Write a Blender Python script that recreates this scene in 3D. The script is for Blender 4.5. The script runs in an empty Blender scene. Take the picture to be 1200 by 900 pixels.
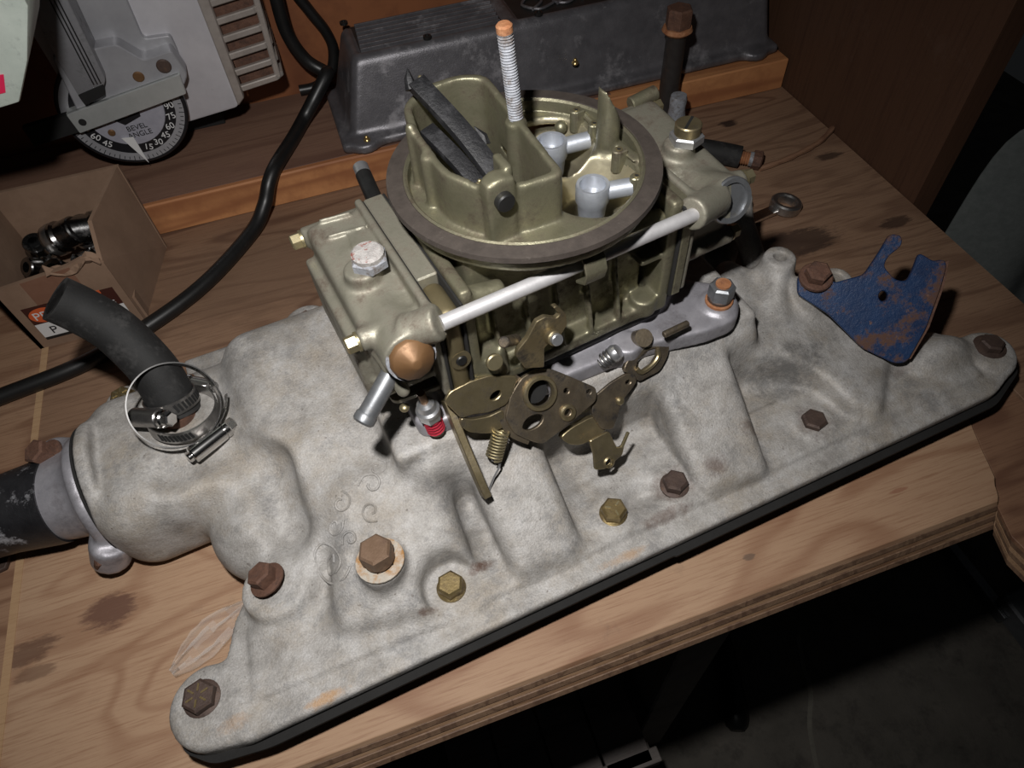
import bpy, bmesh, math, random
import numpy as np
from mathutils import Vector, Matrix
random.seed(7)
S = bpy.context.scene
COL = S.collection
U = 0.01                       # geometry below is written in centimetres
R = math.radians

# ------------------------------------------------------------------ camera
cam_d = bpy.data.cameras.new('camera')
cam = bpy.data.objects.new('camera', cam_d); COL.objects.link(cam)
cam_d.sensor_width = 36.0; cam_d.lens = 800.0 / 1200.0 * 36.0
cam_d.clip_start = 0.01; cam_d.clip_end = 50
_r = Vector((0.94734188, -0.31574862, -0.0533495))
_d = Vector((-0.28269264, -0.74636098, -0.60251984))
_f = Vector((0.15042682, 0.58587379, -0.79631882))
CAMP = Vector((0, 0, 38.0)) * U
cam.matrix_world = Matrix(((_r.x, -_d.x, -_f.x, CAMP.x), (_r.y, -_d.y, -_f.y, CAMP.y), (_r.z, -_d.z, -_f.z, CAMP.z), (0, 0, 0, 1)))
S.camera = cam
# ------------------------------------------------------------------ light: the camera's flash, above the lens
w = bpy.data.worlds.new('world'); S.world = w; w.use_nodes = True
w.node_tree.nodes['Background'].inputs[0].default_value = (0.9, 0.95, 1.0, 1)
w.node_tree.nodes['Background'].inputs[1].default_value = 0.006
fl = bpy.data.lights.new('flash', 'SPOT'); fl.energy = 9.3; fl.spot_size = R(118); fl.spot_blend = 1.0; fl.shadow_soft_size = 0.010; fl.color = (1.0, 0.975, 0.95)
flo = bpy.data.objects.new('flash', fl); COL.objects.link(flo)
flo.location = CAMP - _d * 0.085 - _r * 0.045 - _f * 0.02
flo.rotation_euler = Vector((-0.02 * _r + 0.14 * _d + _f)).to_track_quat('-Z', 'Y').to_euler()
vs = S.view_settings
vs.view_transform = 'Standard'; vs.look = 'None'; vs.exposure = 0.0; vs.gamma = 1.0; vs.use_curve_mapping = False
S.cycles.max_bounces = 6

# ------------------------------------------------------------------ object helpers
def link(o, parent=None):
    COL.objects.link(o)
    if parent is not None: o.parent = parent
    return o
def tag(o, label, cat, group=None):
    o['label'] = label; o['category'] = cat
    if group: o['group'] = group
    return o
def thing(name, label, cat, loc=(0, 0, 0), rz=0.0, group=None):
    o = bpy.data.objects.new(name, None); o.empty_display_size = 0.02
    link(o); o.location = Vector(loc) * U; o.rotation_euler = (0, 0, rz)
    return tag(o, label, cat, group)
def mesh_obj(name, me, mat, parent=None, loc=(0, 0, 0), rot=None):
    o = bpy.data.objects.new(name, me)
    if mat is not None and not me.materials: me.materials.append(mat)
    link(o, parent); o.location = Vector(loc) * U
    if rot is not None:
        o.rotation_euler = rot.to_euler() if isinstance(rot, (Matrix,)) else (rot if not hasattr(rot, 'to_euler') else rot.to_euler())
    return o
def zto(d):
    """rotation taking +Z to direction d"""
    return Vector((0, 0, 1)).rotation_difference(Vector(d).normalized()).to_matrix()

class G:
    """collects simple solids (cm) into ONE mesh"""
    def __init__(s): s.v = []; s.f = []
    def add(s, vs_, fs, M=None):
        n = len(s.v)
        for p in vs_:
            p = Vector(p)
            s.v.append(M @ p if M is not None else p)
        s.f += [tuple(i + n for i in q) for q in fs]
        return s
    def box(s, c, size, rot=None, taper=1.0):
        x, y, z = [k / 2 for k in size]; t = taper
        V = [(-x, -y, -z), (x, -y, -z), (x, y, -z), (-x, y, -z), (-x * t, -y * t, z), (x * t, -y * t, z), (x * t, y * t, z), (-x * t, y * t, z)]
        M = Matrix.Translation(Vector(c)) @ (rot.to_4x4() if rot is not None else Matrix.Identity(4))
        return s.add(V, [(3, 2, 1, 0), (4, 5, 6, 7), (0, 1, 5, 4), (1, 2, 6, 5), (2, 3, 7, 6), (3, 0, 4, 7)], M)
    def lathe(s, prof, M=None, seg=24, closed=False):
        """prof: list of (r, z); r=0 ends close"""
        n0 = len(s.v); rings = []
        for r, z in prof:
            if r < 1e-6:
                rings.append([len(s.v)]); p = Vector((0, 0, z)); s.v.append(M @ p if M is not None else p)
            else:
                ids = []
                for k in range(seg):
                    a = 2 * math.pi * k / seg; p = Vector((r * math.cos(a), r * math.sin(a), z))
                    ids.append(len(s.v)); s.v.append(M @ p if M is not None else p)
                rings.append(ids)
        pairs = list(zip(rings, rings[1:]))
        if closed: pairs.append((rings[-1], rings[0]))
        for a, b in pairs:
            for k in range(seg):
                k2 = (k + 1) % seg
                if len(a) == 1 and len(b) == 1: continue
                if len(a) == 1: s.f.append((a[0], b[k2], b[k]))
                elif len(b) == 1: s.f.append((a[k], a[k2], b[0]))
                else: s.f.append((a[k], a[k2], b[k2], b[k]))
        return s
    def cyl(s, a, b, r, r2=None, seg=20, ch=0.0):
        a = Vector(a); b = Vector(b); r2 = r if r2 is None else r2; L = (b - a).length
        M = Matrix.Translation(a) @ zto(b - a).to_4x4()
        if ch: prof = [(0, 0), (r - ch, 0), (r, ch), (r2, L - ch), (r2 - ch, L), (0, L)]
        else: prof = [(0, 0), (r, 0), (r2, L), (0, L)]
        return s.lathe(prof, M, seg)
    def hexa(s, a, b, r, ch=0.08, rot=0.0):
        """hex prism with a chamfered top"""
        a = Vector(a); b = Vector(b); L = (b - a).length
        M = Matrix.Translation(a) @ zto(b - a).to_4x4() @ Matrix.Rotation(rot, 4, 'Z')
        return s.lathe([(0, 0), (r, 0), (r, L - ch), (r - ch * 1.3, L), (0, L)], M, 6)
    def sphere(s, c, r, seg=16, n=8, sc=(1, 1, 1), rot=None):
        M = Matrix.Translation(Vector(c)) @ (rot.to_4x4() if rot is not None else Matrix.Identity(4)) @ Matrix.Diagonal((*sc, 1))
        return s.lathe([(r * math.sin(math.pi * k / n), -r * math.cos(math.pi * k / n)) for k in range(n + 1)], M, seg)
    def tube(s, pts, r, seg=12, caps=True, flat=None, close=False, up=None):
        """sweep along points; r number or list; flat=(w,t) sweeps a rectangle"""
        P = [Vector(p) for p in pts]; n = len(P); rings = []
        u = None
        for i, p in enumerate(P):
            if close: t = (P[(i + 1) % n] - P[i - 1]).normalized()
            else: t = (P[min(i + 1, n - 1)] - P[max(i - 1, 0)]).normalized()
            if up is not None: u = Vector(up) - t * t.dot(Vector(up)); u.normalize()
            elif u is None:
                u = t.orthogonal().normalized()
            else:
                u = (u - t * t.dot(u)); u.normalize()
            w_ = t.cross(u)
            rr = r[i] if isinstance(r, (list, tuple)) else r
            ids = []
            if flat:
                a, b = flat[0] / 2, flat[1] / 2
                for ca, cb in ((-a, -b), (a, -b), (a, b), (-a, b)):
                    ids.append(len(s.v)); s.v.append(p + w_ * ca + u * cb)
            else:
                for k in range(seg):
                    an = 2 * math.pi * k / seg
                    ids.append(len(s.v)); s.v.append(p + (u * math.cos(an) + w_ * math.sin(an)) * rr)
            rings.append(ids)
        m = 4 if flat else seg
        pr = list(zip(rings, rings[1:])) + ([(rings[-1], rings[0])] if close else [])
        for a, b in pr:
            for k in range(m):
                s.f.append((a[k], a[(k + 1) % m], b[(k + 1) % m], b[k]))
        if caps and not close:
            s.f.append(tuple(reversed(rings[0]))); s.f.append(tuple(rings[-1]))
        return s
    def prism(s, poly, z0, z1, M=None):
        n = len(poly)
        V = [(x, y, z0) for x, y in poly] + [(x, y, z1) for x, y in poly]
        F = [tuple(reversed(range(n))), tuple(range(n, 2 * n))] + [(i, (i + 1) % n, n + (i + 1) % n, n + i) for i in range(n)]
        return s.add(V, F, M)
    def mesh(s, name='m', bevel=0.0, seg=1, ang=35, smooth=True):
        me = bpy.data.meshes.new(name)
        me.from_pydata([p * U for p in s.v], [], s.f)
        bm = bmesh.new(); bm.from_mesh(me)
        bmesh.ops.recalc_face_normals(bm, faces=bm.faces)
        if bevel:
            es = [e for e in bm.edges if len(e.link_faces) == 2 and e.calc_face_angle(0) > R(30)]
            bmesh.ops.bevel(bm, geom=es, offset=bevel * U, segments=seg, profile=.5, affect='EDGES', clamp_overlap=True)
        bm.to_mesh(me); bm.free()
        if smooth:
            for p in me.polygons: p.use_smooth = True
            me.set_sharp_from_angle(angle=R(ang))
        return me
    def obj(s, name, mat, parent=None, loc=(0, 0, 0), rot=None, bevel=0.0, seg=1, ang=35, smooth=True):
        return mesh_obj(name, s.mesh(name, bevel, seg, ang, smooth), mat, parent, loc, rot)

def plate_mesh(outline, holes, t, bevel=0.03, name='plate'):
    """flat plate with holes, in XY, thickness t (cm)"""
    cu = bpy.data.curves.new(name, 'CURVE'); cu.dimensions = '2D'; cu.fill_mode = 'BOTH'
    cu.extrude = max(t / 2 - bevel, 0.001) * U; cu.bevel_depth = bevel * U; cu.bevel_resolution = 0; cu.offset = -bevel * U
    for lp in [outline] + holes:
        sp = cu.splines.new('POLY'); sp.points.add(len(lp) - 1)
        for q, (x, y) in zip(sp.points, lp): q.co = (x * U, y * U, 0, 1)
        sp.use_cyclic_u = True
    o = bpy.data.objects.new(name, cu)
    me = bpy.data.meshes.new_from_object(o)
    bpy.data.objects.remove(o); bpy.data.curves.remove(cu)
    me.materials.clear()
    for p in me.polygons: p.use_smooth = True
    me.set_sharp_from_angle(angle=R(30))
    return me
def text_mesh(txt, size, ext=0.01, align='CENTER'):
    cu = bpy.data.curves.new('t', 'FONT'); cu.body = txt; cu.size = size * U; cu.extrude = ext * U
    cu.align_x = align; cu.align_y = 'CENTER'
    o = bpy.data.objects.new('t', cu); me = bpy.data.meshes.new_from_object(o)
    bpy.data.objects.remove(o); bpy.data.curves.remove(cu); me.materials.clear()
    return me
def circ(cx, cy, r, n=16, ry=None, rot=0.0):
    ry = r if ry is None else ry; o = []
    for k in range(n):
        a = 2 * math.pi * k / n; x, y = r * math.cos(a), ry * math.sin(a)
        o.append((cx + x * math.cos(rot) - y * math.sin(rot), cy + x * math.sin(rot) + y * math.cos(rot)))
    return o
def roundpoly(pts, r, n=4):
    """polygon with rounded corners; r number or per-corner list"""
    out = []; m = len(pts)
    for i in range(m):
        p = Vector(pts[i]); a = Vector(pts[i - 1]); b = Vector(pts[(i + 1) % m]); rr = r[i] if isinstance(r, (list, tuple)) else r
        da = (a - p); db = (b - p); L = min(rr, da.length * .49, db.length * .49)
        if L < 1e-4: out.append(tuple(p)); continue
        q0 = p + da.normalized() * L; q1 = p + db.normalized() * L
        for k in range(n + 1):
            t = k / n; out.append(tuple(q0 * (1 - t) ** 2 + p * 2 * t * (1 - t) + q1 * t * t))
    return out
def spline(pts, n=8, close=False):
    """Catmull-Rom through points"""
    P = [Vector(p) for p in pts]; m = len(P); out = []
    rng = range(m) if close else range(m - 1)
    for i in rng:
        p0 = P[i - 1] if (i > 0 or close) else P[0]; p1 = P[i]; p2 = P[(i + 1) % m]
        p3 = P[(i + 2) % m] if (i + 2 < m or close) else P[-1]
        for k in range(n):
            t = k / n
            out.append(0.5 * ((2 * p1) + (p2 - p0) * t + (2 * p0 - 5 * p1 + 4 * p2 - p3) * t * t + (3 * p1 - p0 - 3 * p2 + p3) * t ** 3))
    if not close: out.append(P[-1])
    return out

# ------------------------------------------------------------------ smooth castings: distance field + surface nets
class Field:
    def __init__(s, lo, hi, h):
        s.lo = np.array(lo, np.float32); s.h = h
        s.n = [int(math.ceil((b - a) / h)) + 1 for a, b in zip(lo, hi)]
        s.ax = [(lo[i] + h * np.arange(s.n[i])).astype(np.float32) for i in range(3)]
        s.f = np.full(s.n, 50.0, np.float32)
    def _sl(s, bb, m):
        sl = []
        for i in range(3):
            a = int(max(0, math.floor((bb[0][i] - m - s.lo[i]) / s.h))); b = int(min(s.n[i], math.ceil((bb[1][i] + m - s.lo[i]) / s.h) + 1))
            sl.append(slice(a, max(b, a)))
        return tuple(sl)
    def _grid(s, sl):
        return s.ax[0][sl[0]][:, None, None], s.ax[1][sl[1]][None, :, None], s.ax[2][sl[2]][None, None, :]
    def add(s, pr, k=0.0):
        fn, bb = pr; sl = s._sl(bb, k + 3 * s.h)
        if 0 in s.f[sl].shape: return s
        d = fn(*s._grid(sl)); a = s.f[sl]
        if k > 0:
            h = np.clip(0.5 + 0.5 * (a - d) / k, 0, 1); s.f[sl] = a * (1 - h) + d * h - k * h * (1 - h)
        else: s.f[sl] = np.minimum(a, d)
        return s
    def sub(s, pr, k=0.0):
        fn, bb = pr; sl = s._sl(bb, k + 3 * s.h)
        if 0 in s.f[sl].shape: return s
        d = -fn(*s._grid(sl)); a = s.f[sl]
        if k > 0:
            h = np.clip(0.5 - 0.5 * (a - d) / k, 0, 1); s.f[sl] = a * (1 - h) + d * h + k * h * (1 - h)
        else: s.f[sl] = np.maximum(a, d)
        return s
    def mesh(s, name='cast', ang=None, relax=2):
        f = s.f; h = s.h
        f[0], f[-1] = 1, 1; f[:, 0], f[:, -1] = 1, 1; f[:, :, 0], f[:, :, -1] = 1, 1
        ins = f < 0
        cnt = np.zeros([k - 1 for k in s.n], np.int8)
        for a in (0, 1):
            for b in (0, 1):
                for c in (0, 1):
                    cnt += ins[a:s.n[0] - 1 + a, b:s.n[1] - 1 + b, c:s.n[2] - 1 + c]
        act = (cnt > 0) & (cnt < 8)
        I, J, K = np.nonzero(act); idx = np.full(act.shape, -1, np.int32); idx[I, J, K] = np.arange(len(I))
        acc = np.zeros((len(I), 3)); num = np.zeros(len(I))
        for ax in range(3):
            o1, o2 = [i for i in range(3) if i != ax]
            for p in (0, 1):
                for q in (0, 1):
                    c0 = [I, J, K]; c0 = [c0[0].copy(), c0[1].copy(), c0[2].copy()]
                    c0[o1] = c0[o1] + p; c0[o2] = c0[o2] + q
                    c1 = list(c0); c1[ax] = c0[ax] + 1
                    a = f[tuple(c0)]; b = f[tuple(c1)]; m = (a < 0) != (b < 0)
                    t = np.where(m, a / np.where(m, a - b, 1), 0)
                    off = np.zeros((len(I), 3)); off[:, o1] = p; off[:, o2] = q; off[:, ax] = t
                    acc += off * m[:, None]; num += m
        V = (np.stack([I, J, K], 1) + acc / num[:, None]) * h + s.lo
        Q = []
        for ax in range(3):
            o1, o2 = [(1, 2), (2, 0), (0, 1)][ax]
            sl0 = [slice(1, -1)] * 3; sl1 = [slice(1, -1)] * 3
            sl0[ax] = slice(0, -1); sl1[ax] = slice(1, None)
            a = ins[tuple(sl0)]; b = ins[tuple(sl1)]; m = a != b
            g = list(np.nonzero(m)); fl_ = a[tuple(g)]
            g[o1] = g[o1] + 1; g[o2] = g[o2] + 1
            def cell(d1, d2):
                c = [g[0].copy(), g[1].copy(), g[2].copy()]; c[o1] = c[o1] - d1; c[o2] = c[o2] - d2
                return idx[tuple(c)]
            q = np.stack([cell(1, 1), cell(0, 1), cell(0, 0), cell(1, 0)], 1)
            q[~fl_] = q[~fl_][:, ::-1]; Q.append(q)
        Q = np.concatenate(Q)
        for _ in range(relax):          # even out the grid's stair steps
            a_ = np.concatenate([Q[:, 0], Q[:, 1], Q[:, 2], Q[:, 3]]); b_ = np.concatenate([Q[:, 1], Q[:, 2], Q[:, 3], Q[:, 0]])
            den = np.bincount(a_, minlength=len(V)) + np.bincount(b_, minlength=len(V))
            avg = np.stack([np.bincount(a_, V[b_, i], len(V)) + np.bincount(b_, V[a_, i], len(V)) for i in range(3)], 1) / np.maximum(den, 1)[:, None]
            V = V * .45 + avg * .55
        me = bpy.data.meshes.new(name)
        me.vertices.add(len(V)); me.vertices.foreach_set('co', (V * U).astype(np.float32).ravel())
        me.loops.add(Q.size); me.loops.foreach_set('vertex_index', Q.ravel().astype(np.int32))
        me.polygons.add(len(Q)); me.polygons.foreach_set('loop_start', np.arange(0, Q.size, 4, dtype=np.int32))
        me.polygons.foreach_set('loop_total', np.full(len(Q), 4, np.int32))
        me.polygons.foreach_set('use_smooth', np.ones(len(Q), bool))
        me.update(calc_edges=True); me.validate()
        if ang: me.set_sharp_from_angle(angle=R(ang))
        return me
def d_half(p0, n, bb):
    n = np.array(n, float); n /= np.linalg.norm(n)
    def fn(x, y, z): return (x - p0[0]) * n[0] + (y - p0[1]) * n[1] + (z - p0[2]) * n[2]
    return fn, (np.array(bb[0], float), np.array(bb[1], float))
def _bbpts(pts, r):
    a = np.array(pts, float); return (a.min(0) - r, a.max(0) + r)
def d_box(c, half, r=0.2, rot=None):
    Mt = np.array(rot if rot is not None else Matrix.Identity(3)).T; e = np.abs(Mt.T) @ np.array(half)
    def fn(x, y, z):
        x, y, z = x - c[0], y - c[1], z - c[2]
        q = [np.abs(Mt[i, 0] * x + Mt[i, 1] * y + Mt[i, 2] * z) - (half[i] - r) for i in range(3)]
        return np.sqrt(sum(np.maximum(k, 0) ** 2 for k in q)) + np.minimum(np.maximum(np.maximum(q[0], q[1]), q[2]), 0) - r
    return fn, (np.array(c) - e, np.array(c) + e)
def d_cap(a, b, ra, rb=None):
    rb = ra if rb is None else rb; a = np.array(a, float); b = np.array(b, float); ab = b - a; L2 = ab @ ab + 1e-9
    def fn(x, y, z):
        px, py, pz = x - a[0], y - a[1], z - a[2]
        t = np.clip((px * ab[0] + py * ab[1] + pz * ab[2]) / L2, 0, 1)
        return np.sqrt((px - t * ab[0]) ** 2 + (py - t * ab[1]) ** 2 + (pz - t * ab[2]) ** 2) - (ra + (rb - ra) * t)
    return fn, _bbpts([a, b], max(ra, rb))
def d_cyl(a, b, r, rd=0.1, r2=None):
    a = np.array(a, float); b = np.array(b, float); L = np.linalg.norm(b - a); ax = (b - a) / L; r2 = r if r2 is None else r2
    def fn(x, y, z):
        px, py, pz = x - a[0], y - a[1], z - a[2]
        t = px * ax[0] + py * ax[1] + pz * ax[2]
        rad = np.sqrt(np.maximum((px - t * ax[0]) ** 2 + (py - t * ax[1]) ** 2 + (pz - t * ax[2]) ** 2, 0))
        q0 = rad - (r + (r2 - r) * np.clip(t / L, 0, 1)) + rd; q1 = np.abs(t - L / 2) - L / 2 + rd
        return np.sqrt(np.maximum(q0, 0) ** 2 + np.maximum(q1, 0) ** 2) + np.minimum(np.maximum(q0, q1), 0) - rd
    return fn, _bbpts([a, b], max(r, r2))
def d_ell(c, rad, rot=None):
    Mt = np.array(rot if rot is not None else Matrix.Identity(3)).T; e = np.abs(Mt.T) @ np.array(rad)
    def fn(x, y, z):
        x, y, z = x - c[0], y - c[1], z - c[2]
        q = [(Mt[i, 0] * x + Mt[i, 1] * y + Mt[i, 2] * z) for i in range(3)]
        k0 = np.sqrt(sum((q[i] / rad[i]) ** 2 for i in range(3))); k1 = np.sqrt(sum((q[i] / rad[i] ** 2) ** 2 for i in range(3)))
        return k0 * (k0 - 1) / np.maximum(k1, 1e-5)
    return fn, (np.array(c) - e, np.array(c) + e)
def d_poly(pts, z0, z1, rd=0.1, slope=(0, 0)):
    """extruded polygon; slope tilts the top: z1 + sx*x + sy*y"""
    P = np.array(pts, float)
    def fn(x, y, z):
        x2, y2 = np.broadcast_arrays(x[:, :, 0], y[:, :, 0]); d = np.full(x2.shape, 1e9); sgn = np.ones(x2.shape); n = len(P)
        for i in range(n):
            a = P[i]; b = P[i - 1]; e = b - a; wx = x2 - a[0]; wy = y2 - a[1]
            t = np.clip((wx * e[0] + wy * e[1]) / (e @ e + 1e-12), 0, 1)
            d = np.minimum(d, (wx - e[0] * t) ** 2 + (wy - e[1] * t) ** 2)
            c1 = y2 >= a[1]; c2 = y2 < b[1]; c3 = e[0] * wy > e[1] * wx
            sgn = np.where((c1 & c2 & c3) | (~c1 & ~c2 & ~c3), -sgn, sgn)
        d2 = (sgn * np.sqrt(d))[:, :, None].astype(np.float32)
        top = z1 + slope[0] * x + slope[1] * y
        q0 = d2 + rd; q1 = np.maximum(z0 - z, z - top) + rd
        return np.sqrt(np.maximum(q0, 0) ** 2 + np.maximum(q1, 0) ** 2) + np.minimum(np.maximum(q0, q1), 0) - rd
    zz = [z1 + slope[0] * p[0] + slope[1] * p[1] for p in P]
    return fn, (np.array([*P.min(0), z0]), np.array([*P.max(0), max(zz)]))
def d_run(a, b, w, h, r=0.8, w2=None, h2=None):
    """rounded-rectangle duct from a to b (half width w, half height h)"""
    a = Vector(a); b = Vector(b); t = (b - a); L = t.length; t.normalize()
    sd = t.cross(Vector((0, 0, 1))).normalized(); up = sd.cross(t); w2 = w if w2 is None else w2; h2 = h if h2 is None else h2
    def fn(x, y, z):
        px, py, pz = x - a.x, y - a.y, z - a.z
        q = px * t.x + py * t.y + pz * t.z; k = np.clip(q / L, 0, 1)
        s_ = np.abs(px * sd.x + py * sd.y + pz * sd.z) - (w + (w2 - w) * k) + r
        u_ = np.abs(px * up.x + py * up.y + pz * up.z) - (h + (h2 - h) * k) + r
        l_ = np.abs(q - L / 2) - L / 2 + r
        return np.sqrt(np.maximum(s_, 0) ** 2 + np.maximum(u_, 0) ** 2 + np.maximum(l_, 0) ** 2) + np.minimum(np.maximum(np.maximum(s_, u_), l_), 0) - r
    return fn, _bbpts([a, b], max(w, w2, h, h2))
def d_torus(c, R_, r):
    def fn(x, y, z):
        return np.sqrt((np.sqrt((x - c[0]) ** 2 + (y - c[1]) ** 2) - R_) ** 2 + (z - c[2]) ** 2) - r
    return fn, (np.array([c[0] - R_ - r, c[1] - R_ - r, c[2] - r]), np.array([c[0] + R_ + r, c[1] + R_ + r, c[2] + r]))
# ------------------------------------------------------------------ materials (all procedural)
class NT:
    def __init__(s, name):
        s.m = bpy.data.materials.new(name); s.m.use_nodes = True; s.t = s.m.node_tree; s.n = s.t.nodes; s.l = s.t.links
        s.b = s.n['Principled BSDF']; s._co = None
    def co(s, scale=(1, 1, 1), rot=(0, 0, 0), loc=(0, 0, 0)):
        tc = s.n.new('ShaderNodeTexCoord'); mp = s.n.new('ShaderNodeMapping')
        mp.inputs['Scale'].default_value = scale; mp.inputs['Rotation'].default_value = rot; mp.inputs['Location'].default_value = loc
        s.l.new(tc.outputs['Object'], mp.inputs[0]); return mp.outputs[0]
    def noise(s, scale, detail=4, rough=.6, co=None, dist=0.0):
        t = s.n.new('ShaderNodeTexNoise'); t.inputs['Scale'].default_value = scale; t.inputs['Detail'].default_value = detail
        t.inputs['Roughness'].default_value = rough; t.inputs['Distortion'].default_value = dist
        s.l.new(co if co is not None else s.co(), t.inputs['Vector']); return t.outputs['Fac']
    def ramp(s, fac, stops):
        r = s.n.new('ShaderNodeValToRGB'); e = r.color_ramp.elements
        while len(e) < len(stops): e.new(0.5)
        for k, (p, c) in zip(e, stops): k.position = p; k.color = (*c, 1) if len(c) == 3 else c
        s.l.new(fac, r.inputs[0]); return r.outputs[0]
    def rng(s, fac, a, b, lo=0.0, hi=1.0):
        r = s.n.new('ShaderNodeMapRange'); r.inputs[1].default_value = a; r.inputs[2].default_value = b; r.inputs[3].default_value = lo; r.inputs[4].default_value = hi
        s.l.new(fac, r.inputs[0]); return r.outputs[0]
    def math(s, op, a, b=None):
        m = s.n.new('ShaderNodeMath'); m.operation = op
        for i, v in enumerate((a, b)):
            if v is None: continue
            if isinstance(v, (int, float)): m.inputs[i].default_value = v
            else: s.l.new(v, m.inputs[i])
        return m.outputs[0]
    def mix(s, fac, a, b, mode='MIX'):
        m = s.n.new('ShaderNodeMix'); m.data_type = 'RGBA'; m.blend_type = mode
        for i, v in ((0, fac), (6, a), (7, b)):
            if isinstance(v, (int, float)): m.inputs[i].default_value = v
            elif isinstance(v, tuple): m.inputs[i].default_value = (*v, 1)
            else: s.l.new(v, m.inputs[i])
        return m.outputs[2]
    def bump(s, h, dist=0.0005, strength=0.6):
        b = s.n.new('ShaderNodeBump'); b.inputs['Distance'].default_value = dist; b.inputs['Strength'].default_value = strength
        s.l.new(h, b.inputs['Height']); s.l.new(b.outputs[0], s.b.inputs['Normal']); return s
    def set(s, color=None, metal=0.0, rough=0.5, **kw):
        if color is not None:
            if isinstance(color, tuple): s.b.inputs['Base Color'].default_value = (*color, 1)
            else: s.l.new(color, s.b.inputs['Base Color'])
        for k, v in (('Metallic', metal), ('Roughness', rough)):
            if isinstance(v, (int, float)): s.b.inputs[k].default_value = v
            else: s.l.new(v, s.b.inputs[k])
        for k, v in kw.items(): s.b.inputs[k].default_value = v
        return s
def rough_metal(name, c1, c2, c3=None, metal=0.5, rough=0.5, sc=120, dirt=(0.58, 0.72), dsc=45, bsc=500, bd=0.0004, bs=0.5, fine=900):
    t = NT(name); n = t.noise(sc, 6, .65); c = t.ramp(n, [(0.3, c1), (0.7, c2)])
    if c3 is not None:
        d = t.rng(t.noise(dsc, 8, .75), dirt[0], dirt[1]); c = t.mix(d, c, c3)
        t.set(c, metal, t.rng(d, 0, 1, rough, min(rough + .3, 1)))
    else: t.set(c, metal, rough)
    if bd: t.bump(t.noise(bsc, 5, .7), bd, bs)
    return t.m
M = {}
# dull sand-cast aluminium with grime; grey along the runner walls also paints in their shade
GREY_DIRT_SHADE, RUST_DIRT, BROWN_DIRT = (.10, .098, .095), (.42, .22, .07), (.085, .045, .03)
ALU_STAINS_SHADE = [(14.0, -7.0, 2.6, 1.5, GREY_DIRT_SHADE, .75), (5.3, -6.6, .8, 2.6, GREY_DIRT_SHADE, .55), (-1.6, -7.2, .9, 2.4, GREY_DIRT_SHADE, .45), (-7.7, -7.6, .8, 3.0, GREY_DIRT_SHADE, .5), (10.4, -2.8, 1.2, 2.4, GREY_DIRT_SHADE, .6), (-16.5, 5.0, 2.0, 2.6, GREY_DIRT_SHADE, .35), (-13, 6.5, 3, 2, GREY_DIRT_SHADE, .3),
              (-17.3, -12.55, 1.1, .3, RUST_DIRT, .7), (-21.6, -11.8, .9, .4, RUST_DIRT, .35), (-8.0, -9.9, .8, .35, BROWN_DIRT, .9), (-11.2, -10.9, .5, .25, BROWN_DIRT, .8), (6.2, -10.6, .8, .6, BROWN_DIRT, .6), (2.6, -11.6, 1.6, .4, BROWN_DIRT, .6), (3.85, -10.25, 1.3, 1.2, BROWN_DIRT, .5), (13.5, -10.25, 1.2, 1.2, BROWN_DIRT, .4), (-.8, -12.6, 1.6, .3, RUST_DIRT, .45), (9.3, -9.6, .9, .5, BROWN_DIRT, .55), (20.3, -9.6, 1.2, .4, BROWN_DIRT, .3), (22, -8.9, .5, .8, GREY_DIRT_SHADE, .7)]
def cast_alu():
    t = NT('cast_aluminium')
    base = t.ramp(t.noise(60, 8, .7), [(0.28, (.20, .187, .172)), (0.5, (.345, .33, .312)), (0.72, (.46, .45, .44))])
    tan = t.rng(t.noise(24, 8, .75, t.co(loc=(.3, .1, .7))), .48, .66, 0, .7)
    c = t.mix(tan, base, (.29, .25, .20))
    grey = t.rng(t.noise(34, 10, .82, t.co(loc=(.9, .4, .2))), .51, .62, 0, .6)
    c = t.mix(grey, c, (.17, .168, .168))
    gr = t.rng(t.noise(1100, 2, .6), .3, .7, .84, 1.14); c = t.mix(1.0, c, gr, 'MULTIPLY')
    sp = t.rng(t.noise(420, 2, .5), .70, .76, 0, .55); c = t.mix(sp, c, (.08, .06, .045))
    rs = t.rng(t.noise(38, 8, .8, t.co(loc=(.15, .75, .33))), .69, .76, 0, .7); c = t.mix(rs, c, (.20, .09, .05))
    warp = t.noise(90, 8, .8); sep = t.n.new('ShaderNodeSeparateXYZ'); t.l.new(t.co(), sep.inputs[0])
    for (x, y, rx, ry, col, amt) in ALU_STAINS_SHADE:
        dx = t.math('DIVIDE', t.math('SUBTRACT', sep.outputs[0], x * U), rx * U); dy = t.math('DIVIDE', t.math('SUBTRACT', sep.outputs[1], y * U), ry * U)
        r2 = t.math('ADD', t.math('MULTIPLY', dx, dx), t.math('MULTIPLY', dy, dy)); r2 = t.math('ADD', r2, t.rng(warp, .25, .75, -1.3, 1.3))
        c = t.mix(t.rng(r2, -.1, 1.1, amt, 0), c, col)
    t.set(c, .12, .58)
    t.bump(t.math('ADD', t.noise(900, 3, .6), t.math('MULTIPLY', t.noise(180, 6, .7), 1.6)), .0006, .55)
    return t.m
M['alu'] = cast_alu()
M['alu_dark'] = rough_metal('grey_spacer_aluminium', (.27, .265, .29), (.40, .39, .42), (.16, .15, .16), .45, .45, 90, (.5, .7), 60, 600, .0003)
M['olive'] = rough_metal('dichromate_zinc', (.185, .175, .115), (.295, .28, .195), (.105, .085, .06), .68, .40, 70, (.47, .66), 70, 600, .0003, .6)
M['olive_grey'] = rough_metal('dusty_zinc_casting', (.215, .205, .16), (.315, .30, .245), (.13, .105, .08), .5, .48, 70, (.47, .66), 70, 600, .0003, .6)
M['gold'] = rough_metal('gold_cadmium_steel', (.27, .22, .125), (.40, .33, .20), (.085, .075, .065), .85, .36, 90, (.5, .66), 70, 700, .0002, .4)
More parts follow.
